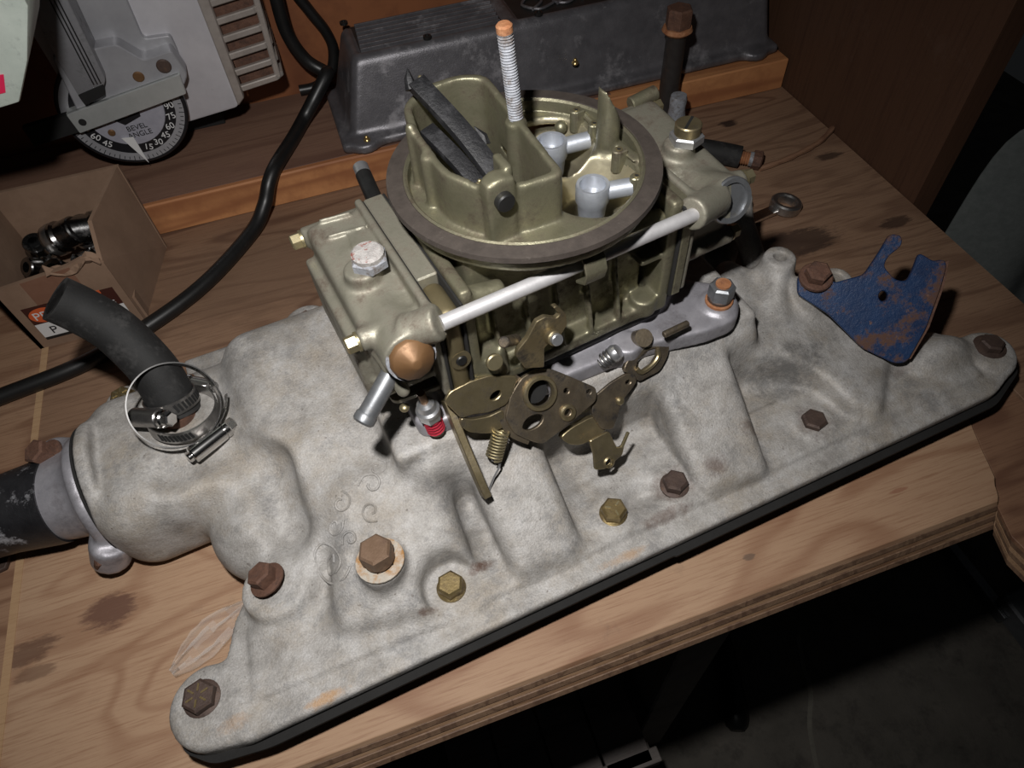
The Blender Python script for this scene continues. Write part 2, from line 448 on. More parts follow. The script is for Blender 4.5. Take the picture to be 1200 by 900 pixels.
M['gold_bright'] = rough_metal('gold_cadmium_bright', (.34, .29, .165), (.46, .40, .25), (.20, .16, .09), .85, .4, 90, (.6, .75), 70, 700, .0001, .4)
M['lever'] = rough_metal('grimy_lever_steel', (.15, .12, .085), (.27, .22, .155), (.05, .045, .042), .8, .38, 110, (.48, .64), 80, 600, .0003, .5)
M['metering'] = rough_metal('brown_gold_block', (.19, .155, .085), (.25, .21, .12), (.12, .095, .06), .7, .42, 60, (.55, .75), 60, 700, .0001, .4)
M['gasket'] = rough_metal('brown_gasket', (.032, .025, .021), (.055, .044, .037), (.10, .085, .072), 0, .7, 150, (.62, .74), 140, 900, .0003, .6)
M['gasket_black'] = rough_metal('black_gasket', (.006, .0055, .005), (.01, .0095, .009), None, 0, .85)
M['rust'] = rough_metal('brown_rust', (.085, .040, .026), (.15, .075, .048), (.055, .032, .026), .15, .72, 180, (.5, .7), 160, 500, .0008, .8)
M['rust_dark'] = rough_metal('dark_rusty_steel', (.055, .036, .030), (.10, .066, .052), (.16, .09, .05), .35, .58, 150, (.58, .7), 130, 500, .0005, .7)
M['rust_brown'] = rough_metal('brown_patina_steel', (.17, .105, .065), (.23, .15, .10), (.11, .065, .045), .4, .55, 120, (.5, .7), 100, 500, .0004, .6)
M['rust_orange'] = rough_metal('orange_rust', (.28, .105, .04), (.40, .20, .10), (.16, .06, .03), .1, .75, 180, (.5, .7), 160, 500, .0006, .7)
M['bolt_gold'] = rough_metal('gold_bolt', (.23, .17, .075), (.34, .26, .13), (.07, .05, .035), .8, .4, 150, (.5, .65), 120, 500, .0003, .5)
M['rust_stain'] = rough_metal('rust_stained_washer', (.40, .36, .30), (.52, .48, .42), (.38, .20, .07), .2, .6, 150, (.45, .62), 110, 500, .0004, .6)
M['zinc'] = rough_metal('bright_zinc', (.48, .49, .51), (.64, .65, .67), (.28, .28, .29), .85, .32, 200, (.6, .72), 120, 800, .0001, .4)
M['zinc_white'] = rough_metal('white_corroded_zinc', (.22, .23, .255), (.36, .375, .41), (.16, .14, .13), .25, .7, 300, (.5, .64), 180, 700, .0005, .8)
M['red_grit'] = rough_metal('pitted_screw_top', (.34, .32, .31), (.50, .48, .46), (.26, .08, .06), .3, .7, 320, (.55, .62), 260, 500, .0009, .9)
M['tube_alu'] = rough_metal('brushed_aluminium_tube', (.58, .57, .58), (.72, .71, .72), (.42, .38, .34), .55, .42, 200, (.62, .76), 120, 800, .0001, .4)
M['booster'] = rough_metal('blue_grey_zinc_booster', (.34, .36, .40), (.46, .49, .54), (.26, .27, .30), .55, .42, 120, (.6, .72), 120, 700, .0002, .5)
M['machined'] = rough_metal('pale_machined_zinc', (.46, .41, .28), (.60, .55, .40), (.33, .29, .19), .8, .36, 90, (.55, .75), 90, 800, .0001, .3)
M['plug_steel'] = rough_metal('steel_core_plug', (.20, .21, .225), (.30, .31, .325), (.14, .13, .115), .75, .4, 120, (.55, .7), 100, 700, .0001, .4)
M['sleeve'] = rough_metal('blackened_sleeve', (.03, .026, .025), (.05, .044, .041), (.09, .055, .04), .4, .5, 120, (.6, .75), 100, 500, .0003, .5)
M['brass'] = rough_metal('aged_brass_plug', (.15, .078, .034), (.20, .11, .05), (.11, .055, .026), .4, .5, 60, (.5, .75), 60, 700, .0001, .3)
M['brass_bright'] = rough_metal('bright_brass', (.55, .40, .16), (.68, .52, .24), None, .9, .28, 120, bd=0)
M['rubber'] = rough_metal('dusty_black_rubber', (.005, .0049, .0049), (.009, .0088, .0088), (.05, .048, .047), 0, .75, 60, (.50, .72), 55, 700, .0003, .5)
M['rubber_clean'] = rough_metal('black_cord_rubber', (.006, .006, .006), (.011, .011, .011), (.03, .03, .03), 0, .40, 60, (.6, .8), 40, 700, .0001, .3)
M['black_plug'] = rough_metal('black_rubber_plug', (.008, .008, .008), (.014, .014, .014), None, 0, .38, bd=0)
M['hole'] = rough_metal('black_bore', (.004, .004, .004), (.008, .008, .008), None, 0, .8, bd=0)
M['torn_rubber'] = rough_metal('torn_black_rubber', (.006, .006, .007), (.012, .012, .0135), (.03, .03, .033), 0, .5, 140, (.5, .7), 90, 500, .0006, .7)
M['red_paint'] = rough_metal('red_spring_paint', (.36, .02, .04), (.48, .035, .06), None, .2, .4, bd=0)
M['chrome'] = rough_metal('polished_stainless', (.62, .61, .60), (.74, .73, .72), None, 1.0, .16, 200, bd=0)
M['chrome_dull'] = rough_metal('dull_stainless', (.34, .33, .32), (.46, .45, .44), (.2, .19, .18), .95, .3, 200, (.55, .7), 90, 700, .0001, .3)
M['blackpaint'] = rough_metal('chipped_black_paint', (.012, .012, .014), (.03, .03, .033), (.30, .30, .32), .25, .38, 60, (.56, .66), 65, 500, .0005, .6)
M['valve'] = rough_metal('black_crackle_cover', (.10, .097, .106), (.165, .16, .172), (.27, .262, .275), .5, .36, 60, (.54, .72), 34, 800, .0003, .6)
M['valve_groove'] = rough_metal('black_groove_paint', (.009, .009, .009), (.018, .018, .018), None, 0, .5, bd=0)
M['blue'] = None
M['sawgrey'] = rough_metal('light_grey_enamel', (.50, .49, .52), (.60, .59, .62), (.34, .33, .34), .25, .36, 40, (.62, .8), 60, 700, .0001, .3)
M['sawgrey2'] = rough_metal('mid_grey_enamel', (.30, .30, .32), (.38, .38, .40), (.20, .20, .21), .25, .36, 40, (.6, .8), 60, 700, .0001, .3)
M['sawdark'] = rough_metal('dark_grey_handle', (.14, .145, .155), (.20, .205, .215), (.09, .09, .095), .3, .35, 60, (.55, .75), 60, 700, .0001, .4)
M['grille'] = rough_metal('tan_grey_grille', (.36, .32, .29), (.50, .455, .42), (.24, .15, .10), .5, .4, 60, (.58, .75), 60, 700, .0001, .3)
M['white_steel'] = rough_metal('bright_plated_steel', (.52, .54, .53), (.62, .64, .63), (.36, .37, .36), .55, .32, 60, (.6, .75), 60, 700, .0001, .3)
M['sawdark2'] = rough_metal('worn_grey_handle', (.22, .22, .235), (.30, .30, .315), (.10, .10, .105), .35, .35, 60, (.52, .7), 60, 700, .0001, .4)
M['dial_black'] = NT('dial_black').set((.012, .012, .014), 0, .35).m
M['dial_grey'] = rough_metal('dial_grey_plate', (.36, .36, .42), (.44, .44, .50), None, .3, .4, bd=0)
M['white_ink'] = NT('white_ink').set((.62, .62, .62), 0, .5).m
M['black_ink'] = NT('black_ink').set((.01, .01, .01), 0, .5).m
M['label_white'] = NT('label_white').set((.62, .61, .60), 0, .5).m
M['label_orange'] = NT('label_orange').set((.55, .10, .03), 0, .5).m
M['label_red'] = NT('label_red').set((.62, .02, .08), 0, .4).m
M['label_maroon'] = NT('label_maroon').set((.05, .016, .012), 0, .4).m
M['white_metal'] = rough_metal('pale_green_grey_steel', (.46, .52, .47), (.58, .64, .58), (.32, .36, .33), .2, .45, 60, (.55, .7), 80, 600, .0002, .4)
M['card'] = rough_metal('brown_cardboard', (.185, .115, .075), (.235, .15, .10), (.16, .095, .06), 0, .85, 40, (.5, .8), 30, 900, .0001, .3)
M['tape'] = rough_metal('brown_tape', (.17, .085, .055), (.20, .105, .07), None, 0, .35, bd=0)
M['socket'] = rough_metal('dark_chrome_socket', (.20, .20, .20), (.34, .34, .34), (.10, .09, .09), 1.0, .22, 160, (.55, .7), 110, 600, .0001, .3)
M['concrete'] = rough_metal('dark_concrete', (.11, .10, .085), (.17, .153, .13), (.075, .068, .06), 0, .9, 14, (.5, .7), 22, 200, .002, .6)
M['film'] = None
def blue():
    t = NT('blue_paint_with_rust')
    c = t.ramp(t.noise(70, 6, .7), [(0.3, (.005, .018, .062)), (0.7, (.010, .036, .105))])
    d = t.rng(t.noise(55, 9, .8, t.co(loc=(.2, .5, .1))), .51, .60); c = t.mix(d, c, (.085, .040, .026))
    d2 = t.rng(t.noise(75, 9, .8, t.co(loc=(.7, .1, .4))), .60, .66); c = t.mix(d2, c, (.15, .08, .055))
    t.set(c, .1, t.rng(d, 0, 1, .42, .75)); t.bump(t.noise(300, 6, .7), .0006, .6); return t.m
M['blue'] = blue()
def film():
    t = NT('clear_plastic_film'); t.set((.9, .88, .86), 0, .10)
    tr = t.n.new('ShaderNodeBsdfTransparent'); mx = t.n.new('ShaderNodeMixShader'); lw = t.n.new('ShaderNodeLayerWeight'); lw.inputs[0].default_value = .35
    t.l.new(t.rng(lw.outputs['Facing'], 0, 1, .03, .5), mx.inputs[0]); t.l.new(tr.outputs[0], mx.inputs[1]); t.l.new(t.b.outputs[0], mx.inputs[2]); t.l.new(mx.outputs[0], t.n['Material Output'].inputs[0])
    return t.m
M['film'] = film()
def wood(name, cA, cB, cC, sc=(6, 30, 6), lines=55, rot=(0, 0, 0), stains=(), rough=.62, fine=(30, 700, 30), loc=(0, 0, 0), contrast=1.0, spec=.35):
    """plywood / lumber figure: contour lines of a stretched noise + fine fibres"""
    t = NT(name); co = t.co(sc, rot, loc)
    n = t.noise(1.0, 2.5, .5, co, .6)
    ln = t.math('SINE', t.math('MULTIPLY', n, lines))
    ln = t.rng(ln, -.2, 1.0)
    patch = t.noise(1.0, 3, .6, t.co((sc[0] * .7, sc[1] * .35, sc[2]), rot, (3.1 + loc[0], 1.7, .4)))
    c = t.mix(t.rng(patch, .35, .65), cA, cB)
    lm = t.math('MULTIPLY', t.math('MULTIPLY', ln, ln), t.rng(patch, .3, .7, .35 * contrast, .95 * contrast)); c = t.mix(lm, c, cC)
    fb = t.noise(1.0, 4, .7, t.co(fine, rot)); c = t.mix(t.rng(fb, .48, .72, 0, .6), c, cC)
    dirt = t.noise(14, 8, .75, t.co(loc=(5, 2, 1))); c = t.mix(t.rng(dirt, .60, .76, 0, .5), c, (.10, .062, .045))
    warp = t.noise(1.0, 6, .75, t.co((38, 150, 60)))
    sep = t.n.new('ShaderNodeSeparateXYZ'); t.l.new(t.co(), sep.inputs[0])
    for (x, y, rx, ry, col, amt) in stains:
        dx = t.math('DIVIDE', t.math('SUBTRACT', sep.outputs[0], x * U), rx * U); dy = t.math('DIVIDE', t.math('SUBTRACT', sep.outputs[1], y * U), ry * U)
        r2 = t.math('ADD', t.math('MULTIPLY', dx, dx), t.math('MULTIPLY', dy, dy))
        r2 = t.math('ADD', r2, t.rng(warp, .3, .7, -.75, .75))
        c = t.mix(t.rng(r2, .45, 1.1, amt, 0), c, col)
    t.set(c, 0, rough); t.b.inputs['Specular IOR Level'].default_value = spec
    t.bump(t.math('ADD', t.math('MULTIPLY', ln, .6), fb), .0005, .35); return t.m
# ------------------------------------------------------------------ the setting and the bench
KNOT = (.075, .035, .026)
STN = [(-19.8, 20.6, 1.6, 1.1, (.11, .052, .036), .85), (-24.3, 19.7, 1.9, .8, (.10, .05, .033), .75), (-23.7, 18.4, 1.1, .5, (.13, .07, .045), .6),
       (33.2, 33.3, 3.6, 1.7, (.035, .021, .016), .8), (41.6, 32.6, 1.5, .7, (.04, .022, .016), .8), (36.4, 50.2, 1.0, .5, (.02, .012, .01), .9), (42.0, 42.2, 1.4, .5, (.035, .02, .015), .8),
       (16.0, 11.3, .4, .2, (.08, .06, .05), .6), (26.5, 12.0, .7, .16, (.22, .085, .05), .6), (-10, 46, 12, 5, (.16, .095, .06), .55)]  # the broad last patch darkens the back left of the top
M['ply'] = wood('plywood_face', (.385, .25, .158), (.325, .195, .118), (.195, .088, .046), (3.2, 13, 3), 60, stains=STN, contrast=.85)
M['ply_left'] = wood('plywood_face_left', (.30, .185, .115), (.25, .14, .083), (.125, .055, .03), (3.0, 15, 3), 52, loc=(2, 3, 0))
M['ply_old'] = wood('old_plywood_face', (.25, .145, .092), (.20, .105, .06), (.11, .05, .03), (5, 12, 4), 46, loc=(7, 1, 0))
M['plyA'] = wood('ply_edge_long_grain', (.36, .23, .14), (.30, .18, .10), (.15, .075, .04), (8, 60, 60), 20, fine=(60, 900, 900))
M['plyB'] = wood('ply_edge_end_grain', (.20, .125, .078), (.16, .095, .06), (.09, .05, .032), (80, 60, 60), 20, fine=(500, 500, 500))
M['plank'] = wood('orange_pine_plank', (.50, .24, .10), (.40, .17, .068), (.22, .08, .034), (1.6, 16, 16), 34)
M['plank_top'] = wood('dark_plank_top', (.20, .115, .078), (.165, .088, .06), (.10, .048, .034), (1.5, 16, 10), 36)
M['backwall'] = wood('orange_plywood_wall', (.25, .095, .038), (.20, .07, .027), (.12, .04, .018), (3, 3, 2), 30, rot=(0, R(90), 0))
M['sidewall'] = wood('dark_plywood_panel', (.085, .042, .023), (.065, .031, .018), (.04, .018, .011), (3, 3, 1.2), 26, fine=(300, 300, 14))
M['grey_ply'] = wood('grey_old_boards', (.26, .225, .21), (.20, .175, .16), (.12, .105, .095), (3, 14, 4), 30)

bench = thing('workbench', 'plywood topped wooden workbench carrying the manifold and carburetor', 'workbench', (0, 30, -78))
BO = Vector((0, -30, 78))
def bench_part(name, poly, z0, z1, mat, bevel=.0, parent=bench):
    g = G(); g.prism(poly, z0, z1); g.v = [p + BO for p in g.v] if parent is bench else g.v
    return g.obj(name, mat, parent, bevel=bevel, smooth=False)
def jag(pts, amp, n=5):
    o = []
    for a, b in zip(pts, pts[1:]):
        for k in range(n):
            t = k / n; o.append((a[0] + (b[0] - a[0]) * t + random.uniform(-amp, amp), a[1] + (b[1] - a[1]) * t + random.uniform(-amp, amp)))
    return o + [pts[-1]]
tear = jag([(31.5, 9.5), (32.5, 10.9), (33.9, 14.9), (37.2, 18.5)], .07)
mainp = [(-25.05, 8.95)] + tear + [(-18.5, 31.6), (-25.05, 33)]
backp = [(-25.05, 33.03), (-18.5, 31.63), (37.2, 18.53), (38.2, 17.2), (38.2, 13), (44.4, 13), (44.4, 60), (-25.05, 60)]
M['ply_back'] = wood('darker_plywood_face', (.245, .150, .095), (.20, .115, .07), (.085, .04, .025), (3.0, 17, 3), 64, stains=STN, contrast=.9, loc=(1.3, .4, 0))  # darker plywood tone for the back of the bench top
# bench parts are children of an Empty at the floor: keep object coords equal to world coords for the stains
def sheet(name, poly, mat, zt=0.0, plies=True):
    sl = lambda pl_, d: [(x, y - d if y < 12 else y) for x, y in pl_]     # the front edge is saw-cut on a slant
    def slant(za, zb, da, db):
        g = G(); n = len(poly); g.add([(x, y, za) for x, y in sl(poly, da)] + [(x, y, zb) for x, y in sl(poly, db)], [tuple(reversed(range(n))), tuple(range(n, 2 * n))] + [(i, (i + 1) % n, n + (i + 1) % n, n + i) for i in range(n)]); return g
    g = slant(zt - .32, zt, .16, 0)
    o = g.obj(name, mat, bench, bevel=.03, smooth=False); o.location = BO * U
    if plies:
        for k in range(5):
            d = .16 + .16 * k + (random.uniform(-.05, -.02) if k % 2 else random.uniform(.0, .04))
            g = slant(zt - .32 - .33 * (k + 1) + .03, zt - .32 - .33 * k, d + .15, d)
            g.obj('ply_layer', M['plyB'] if k % 2 == 0 else M['plyA'], o, smooth=False)
    return o
sheet('plywood_sheet', mainp, M['ply'])
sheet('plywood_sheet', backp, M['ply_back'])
sheet('plywood_sheet', [(-75, 8.4), (-25.3, 8.95), (-25.3, 60), (-75, 60)], M['ply_left'])
seam = [(-25.3, 8.9), (-25.05, 8.9), (-25.05, 60), (-25.3, 60)]
g = G(); g.prism([(-25.42, 8.95), (-24.95, 8.95), (-24.9, 60), (-25.4, 60)], -.3, .035)
o = g.obj('filler_strip', wood('pale_filler', (.42, .28, .16), (.36, .22, .12), (.25, .14, .07), (20, 4, 4), 10), bench); o.location = BO * U
off = [(x + .1, y - .06) for x, y in tear[:-1]]
sheet('plywood_offcut', [(30.7, 7.4), (31.3, 9.2)] + off[1:] + [(37.2, 18.2), (38.1, 17), (38.1, 1), (33, 1), (31, 5)], M['ply_old'], -.12)
g = G(); g.box((-8, 32, -7), (104, 4, 9)); g.box((12, 14, -6), (60, 3.5, 7))
o = g.obj('support_rail', M['sidewall'], bench); o.location = BO * U
for (lx, ly) in ((19.0, 15.5), (-40, 15.5), (43, 50), (-40, 50)):
    g = G(); g.box((lx, ly, -40), (5, 5, 76)); o = g.obj('leg', M['grey_ply'], bench, bevel=.2); o.location = BO * U

def struct(o): o['kind'] = 'structure'; return o
g = G(); g.box((0, 40, -79), (400, 400, 2)); struct(g.obj('floor', M['concrete'], smooth=False))
g = G(); g.box((-43, 69.2, 20), (178, 4, 200)); struct(g.obj('wall_back', M['backwall'], smooth=False))
g = G(); g.box((45.6, 55, 8), (2.2, 42, 170)); struct(g.obj('wall_right', M['sidewall'], smooth=False))
# lumber plank along the back
pl = thing('lumber_plank', 'long orange pine plank lying along the back of the bench', 'plank', (0, 60.6, 0))
g = G(); g.prism([(-70, 54.0), (0, 54.4), (44.2, 53.6), (44.2, 67.1), (-70, 67.1)], 0.0, 3.0)
o = g.obj('board', M['plank'], pl, bevel=.12, smooth=False); o.location = Vector((0, -60.6, 0)) * U
g = G(); g.prism([(-69.9, 54.5), (0, 54.9), (26, 54.6), (26.5, 67.0), (-69.9, 67.0)], 2.9, 3.04)  # thin darker brown layer over the plank top
o = g.obj('dark_top_face', M['plank_top'], pl, bevel=.02, smooth=False); o.location = Vector((0, -60.6, 0)) * U
# ------------------------------------------------------------------ intake manifold
C0 = (7.94, 25.19); AM = R(6.2)
man = thing('intake_manifold', 'dull grey cast aluminium intake manifold lying on the plywood bench', 'manifold', (C0[0], C0[1], 0), AM)
F = Field((-27.5, -14.5, 0), (30, 14.5, 10), .16)
nf = roundpoly([(-21.4, -12.85), (24.9, -13.3), (27.6, -12.3), (28.3, -10.3), (26.5, -9.2), (22.3, -8.3), (16, -5), (-10, -5), (-18.5, -4.6), (-20.6, -6.6), (-21.6, -9)], .6)
F.add(d_poly(nf, 2.2, 3.0, .1))
F.add(d_cyl((-22.55, -10.35, 1.4), (-22.55, -10.35, 3.15), 1.95, .35), .5)
F.add(d_poly(roundpoly([(-24.3, -10.8), (-23.6, -12.2), (-21, -12.85), (-20, -11)], .7), 1.5, 3.0, .2), .4)
F.add(d_cyl((26.9, -10.75, 1.4), (26.9, -10.75, 3.3), 1.55, .3), .6)
# far flange
F.add(d_poly([(-20.5, 9), (23.5, 9), (24, 12.6), (-20.5, 12.8)], 1.7, 3.0, .22))
F.add(d_cyl((-11.8, 11.3, 1.5), (-11.8, 11.3, 4.2), 1.5, .3), .5)
F.add(d_cyl((-24.4, 10.7, 1.0), (-24.4, 10.7, 3.4), 1.35, .3), .5)
# centre valley body and plenum
F.add(d_box((0, 0.5, 1.6), (17.5, 8.8, 1.6), .3))
F.add(d_box((1.5, 0.6, 4.2), (11.0, 6.4, 3.4), 1.2), 1.0)
F.add(d_box((-12.2, 3.6, 4.3), (5.2, 5.6, 3.4), 2.0, Matrix.Rotation(R(9), 3, 'X')), 1.4)       # rounded block behind the front bowl
F.add(d_ell((-13.5, -1.5, 3.0), (5.0, 5.0, 3.2)), 1.6)
F.add(d_box((-9.5, -1.2, 3.4), (5.0, 3.6, 2.6), 1.6), 1.4)
# far runners
for uu, w0 in ((-14, -9), (-5, -4), (8.5, 6), (18, 11)):
    F.add(d_run((w0, 3, 5.2), (uu, 11, 2.0), 2.6, 2.0, 1.0), .7)
# near runners
F.add(d_run((-10.6, -3.0, 5.1), (-12.3, -10.9, 2.2), 2.9, 1.8, 1.2, 4.2, 1.5), .8)
F.add(d_run((-4.5, -3.2, 5.6), (-4.5, -11.3, 2.2), 2.2, 2.1, .95, 2.1, 1.5), .6)
F.add(d_run((11.5, -.8, 5.0), (19.5, -9.6, 2.5), 4.2, 1.7, .9, 3.6, 1.4), .8)
F.sub(d_cyl((11.0, -10.5, 3.05), (11.0, -10.5, 9), 4.4, .5, 5.4), .5)
F.add(d_run((7.6, -3.2, 5.8), (7.0, -11.5, 2.2), 2.6, 2.3, .8, 2.2, 1.5), .35)
# lobes that run out to the second bolt
F.add(d_run((-15.0, -3.0, 3.6), (-19.2, -9.4, 1.9), 1.8, 1.6, 1.0, 1.5, 1.2), .6)
F.add(d_ell((-17.9, -1.6, 2.4), (3.2, 3.6, 2.6)), .8)
F.add(d_cyl((-18.1, -6.35, 1.0), (-18.1, -6.35, 4.0), 1.75, .25), .45)
F.add(d_cyl((-12.55, -8.2, 1.5), (-12.55, -8.2, 5.45), 1.4, .12, 1.25), .3)
# raised ledge behind the flange, scalloped at the bolts
F.add(d_poly([(-20.5, -11.2), (-10.8, -11.7), (-8, -11.6), (25, -12.0), (25, -8), (-20, -8)], 2.6, 3.25, .2), .35)
for u_ in (-9.75, -0.1, 3.85, 13.5):
    F.add(d_cyl((u_, -10.25, 1.5), (u_, -10.25, 3.35), 1.25, .12), .3)
# water passage to the thermostat neck
F.add(d_box((-21.0, 4.3, 3.0), (5.3, 4.9, 3.4), 2.3), 1.1)
F.add(d_run((-19.5, 4.3, 3.5), (-25.9, 4.3, 3.2), 4.5, 2.9, 1.9, 4.8, 3.1), .6)
F.add(d_cyl((-25.9, 4.3, 3.2), (-25.1, 4.3, 3.2), 4.2, .2), .3)
F.add(d_cyl((-20.3, 4.6, 5.6), (-20.3, 4.6, 6.6), 1.9, .2), .7)
for a_, b_ in (((-21.2, 1.3, 6.9), (-18.9, 1.5, 7.0)), ((-18.9, 1.5, 7.0), (-16.6, -.9, 6.3)), ((-16.6, -.9, 6.3), (-16.6, -4.0, 5.0))):
    F.sub(d_cap(a_, b_, 1.25), .9)
# rear bosses and the bump towards the rear corner bolt
F.add(d_cyl((17.1, -.9, 2), (17.1, -.9, 7.4), 1.7, .15, 1.0), .8)
F.add(d_cap((16.6, -1.6, 6.6), (14.6, -4.6, 4.2), .5, .9), .8)
F.add(d_cyl((19.4, -3.7, 2), (19.4, -3.7, 6.9), 1.5, .15, .95), .8)
F.add(d_cyl((17.9, -3.4, 2), (17.9, -3.4, 6.6), 1.5, .15, 1.1), .7)
F.add(d_box((17.6, 4.6, 4.4), (.7, 1.0, 4.2), .4), .7)
F.add(d_cap((17.6, 4.0, 7.0), (17.1, .2, 4.6), .8), .6)
F.add(d_run((19, -5, 3.0), (24.8, -10.6, 2.2), 2.0, 1.4, .8, 1.5, .9), .8)
F.add(d_ell((23.6, -9.7, 2.6), (2.6, 1.5, 1.7)), .5)
F.sub(d_cyl((-9.75, -10.3, 3.3), (-9.75, -10.3, 7), 1.45, .2, 1.9), .5)
F.sub(d_cyl((1.9, -10.6, 3.3), (1.9, -9.2, 4.8), 1.2, .2), .6)
# carb pad
F.add(d_box((1.2, .2, 7.05), (11.2, 5.0, 1.1), .4), .5)
for x_, y_, z_ in ((17.1, -.9, 7.4), (19.4, -3.7, 6.9)):
    F.sub(d_cyl((x_, y_, z_ - 1.4), (x_, y_, z_ + .4), .42, .02))
# the V-angled underside of both flanges
rot = Matrix.Rotation(R(35), 3, 'X')
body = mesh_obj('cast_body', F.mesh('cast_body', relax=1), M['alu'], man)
def swirl(c, pts, rad=.09):
    return G().tube(spline([(c[0] + x, c[1] + y, c[2] + z) for x, y, z in pts], 5), rad, 6)

gk = [(x + (.5 if x < -15 else (.1 if x > 20 else 0)), y - (.42 if y < -9 else 0)) for x, y in roundpoly([(-23.6, -12.4), (-20.9, -12.85), (2.0, -13.0), (2.1, -13.08), (24.9, -13.3), (28.2, -12.0), (28.6, -10.3), (26.5, -9.4), (22.3, -8.5), (-18.5, -6.0), (-21.6, -8), (-24.7, -9.6), (-24.9, -11.2)], .5)]
G().prism(gk, 1.95, 2.15).obj('intake_gasket', M['gasket_black'], man, smooth=False)
# --- bolts
def hexbolt_meshes(r=.62, h=.75, fl=.85, marks=0):
    head = G(); head.lathe([(0, 0), (fl, 0), (fl, .10), (r * .98, .2), (0, .2)], None, 24)
    head.hexa((0, 0, .15), (0, 0, .15 + h), r * 1.12, .1)
    return head.mesh('bolt', ang=30)
def manifold_bolt(u_, v_, z_, mat, tilt=(0, 0, 0), r=.62, h=.75, fl=.85, parent=man, shank=0.0, smat=None, marks=0, washer=None):
    g = G()
    if shank: g.cyl((0, 0, -.4), (0, 0, shank + .1), r * .85, seg=18)
    g.lathe([(0, shank), (fl, shank), (fl, shank + .10), (r * .98, shank + .2), (0, shank + .2)], None, 24)
    g.hexa((0, 0, shank + .15), (0, 0, shank + .15 + h), r * 1.12, .1)
    rot = Matrix.Rotation(tilt[0], 3, 'X') @ Matrix.Rotation(tilt[1], 3, 'Y') @ Matrix.Rotation(tilt[2], 3, 'Z')
    b = g.obj('bolt', mat, parent, (u_, v_, z_), rot, ang=30)
    zt = shank + .15 + h
    for k in range(marks):
        a = 2 * math.pi * k / marks
        q = G(); q.box((math.cos(a) * r * .52, math.sin(a) * r * .52, zt + .01), (r * .5, .09, .05), Matrix.Rotation(a, 3, 'Z'))
        q.obj('head_mark', M['bolt_gold'] if mat is not M['bolt_gold'] else M['gold_bright'], b)
    if washer:
        q = G(); q.lathe([(.5, -.02), (washer, -.02), (washer, .07), (.5, .07)], None, 24, closed=True); q.obj('washer', M['rust_stain'], b)
    return b
manifold_bolt(-22.75, -10.0, 3.1, M['rust_dark'], (0, 0, .2), .72, .55, .9, marks=6)
manifold_bolt(-18.1, -6.3, 3.95, M['rust'], (R(-14), R(-14), .3), .62, .75, .95, shank=.55)
manifold_bolt(-12.55, -8.2, 5.45, M['rust_brown'], (R(-4), 0, .15), .78, .85, .8, shank=.3, washer=1.25)
manifold_bolt(-9.75, -10.25, 3.3, M['bolt_gold'], (0, 0, .1), .64, .6, .78, marks=0)
manifold_bolt(-.1, -10.25, 3.3, M['bolt_gold'], (0, 0, .5), .64, .6, .78, marks=3)
manifold_bolt(3.85, -10.25, 3.3, M['rust_dark'], (0, 0, .35), .62, .6, .82)
manifold_bolt(13.5, -10.25, 3.0, M['rust_dark'], (0, 0, .2), .66, .6, .9)
manifold_bolt(26.95, -10.6, 3.25, M['rust_dark'], (0, 0, .45), .64, .5, .98)
manifold_bolt(-11.8, 10.9, 4.1, M['rust'], (0, 0, .3), .62, .6, .8)
manifold_bolt(-24.4, 10.7, 3.3, M['bolt_gold'], (0, 0, .3), .62, .6, .85, marks=6)

# --- thermostat neck
nk = Field((-38, -3, 0), (-25, 12, 9), .17)
nk.add(d_cyl((-26.8, 4.3, 3.25), (-26.05, 4.3, 3.25), 3.6, .2))
nk.add(d_cyl((-26.6, 4.6, 3.3), (-30.5, 5.15, 3.2), 2.7, .1, 2.3), .9)
nk.add(d_cyl((-28.1, 7.0, 3.0), (-28.1, 7.0, 5.1), 1.15, .2), .8)
nk.add(d_cyl((-27.1, .9, 1.2), (-26.3, .9, 3.0), 1.1, .2), .6)
neck = mesh_obj('thermostat_neck', nk.mesh(), M['alu_dark'], man)
G().lathe([(2.0, 0), (2.62, 0), (2.62, .5), (2.35, 3.0), (2.3, 12), (1.9, 12)], Matrix.Translation((-28.6, 4.88, 3.25)) @ zto((-11.4, 1.6, -.3)).to_4x4(), 40, closed=True).obj('neck_pipe', M['blackpaint'], neck, ang=50)
g = G(); g.lathe([(3.2, -.07), (4.0, -.07), (4.0, .07), (3.2, .07)], Matrix.Translation((-25.98, 4.3, 3.25)) @ Matrix.Rotation(R(90), 4, 'Y'), 48, closed=True)
g.obj('gasket', M['gasket_black'], man)
manifold_bolt(-28.15, 6.75, 5.0, M['rust'], (R(6), R(-22), .4), .66, .95, .95, shank=.1)
manifold_bolt(-26.9, .7, 2.2, M['rust'], (R(30), R(-60), .2), .62, .6, .8)
# --- cast scroll marks on the first runner
def scroll(ptsz, rad=.11):
    o = G().tube(spline(ptsz, 6), rad, 6).obj('cast_scroll', M['alu'], man); return o
def drape(u_, v_):
    """height of the casting at (u, v)"""
    hit = body.ray_cast(Vector((u_, v_, 20)) * U, Vector((0, 0, -1)))
    return hit[1].z / U if hit[0] else 3.0
def scr(c, s_, pts, rot=0.0):
    q = []
    for x, y in pts:
        a, b_ = c[0] + s_ * (x * math.cos(rot) - y * math.sin(rot)), c[1] + s_ * (x * math.sin(rot) + y * math.cos(rot)); q.append((a, b_, drape(a, b_) + .02))
    scroll(q, .07)
scr((-14.9, -6.9), 1.0, [(.1, .0), (.3, .35), (-.1, .55), (-.4, .1), (-.1, -.5), (.4, -.3), (.5, .6), (.2, 1.3), (-.4, 1.2), (-.75, .4), (-.6, -.6), (0, -1.1), (.6, -.9)], .3)
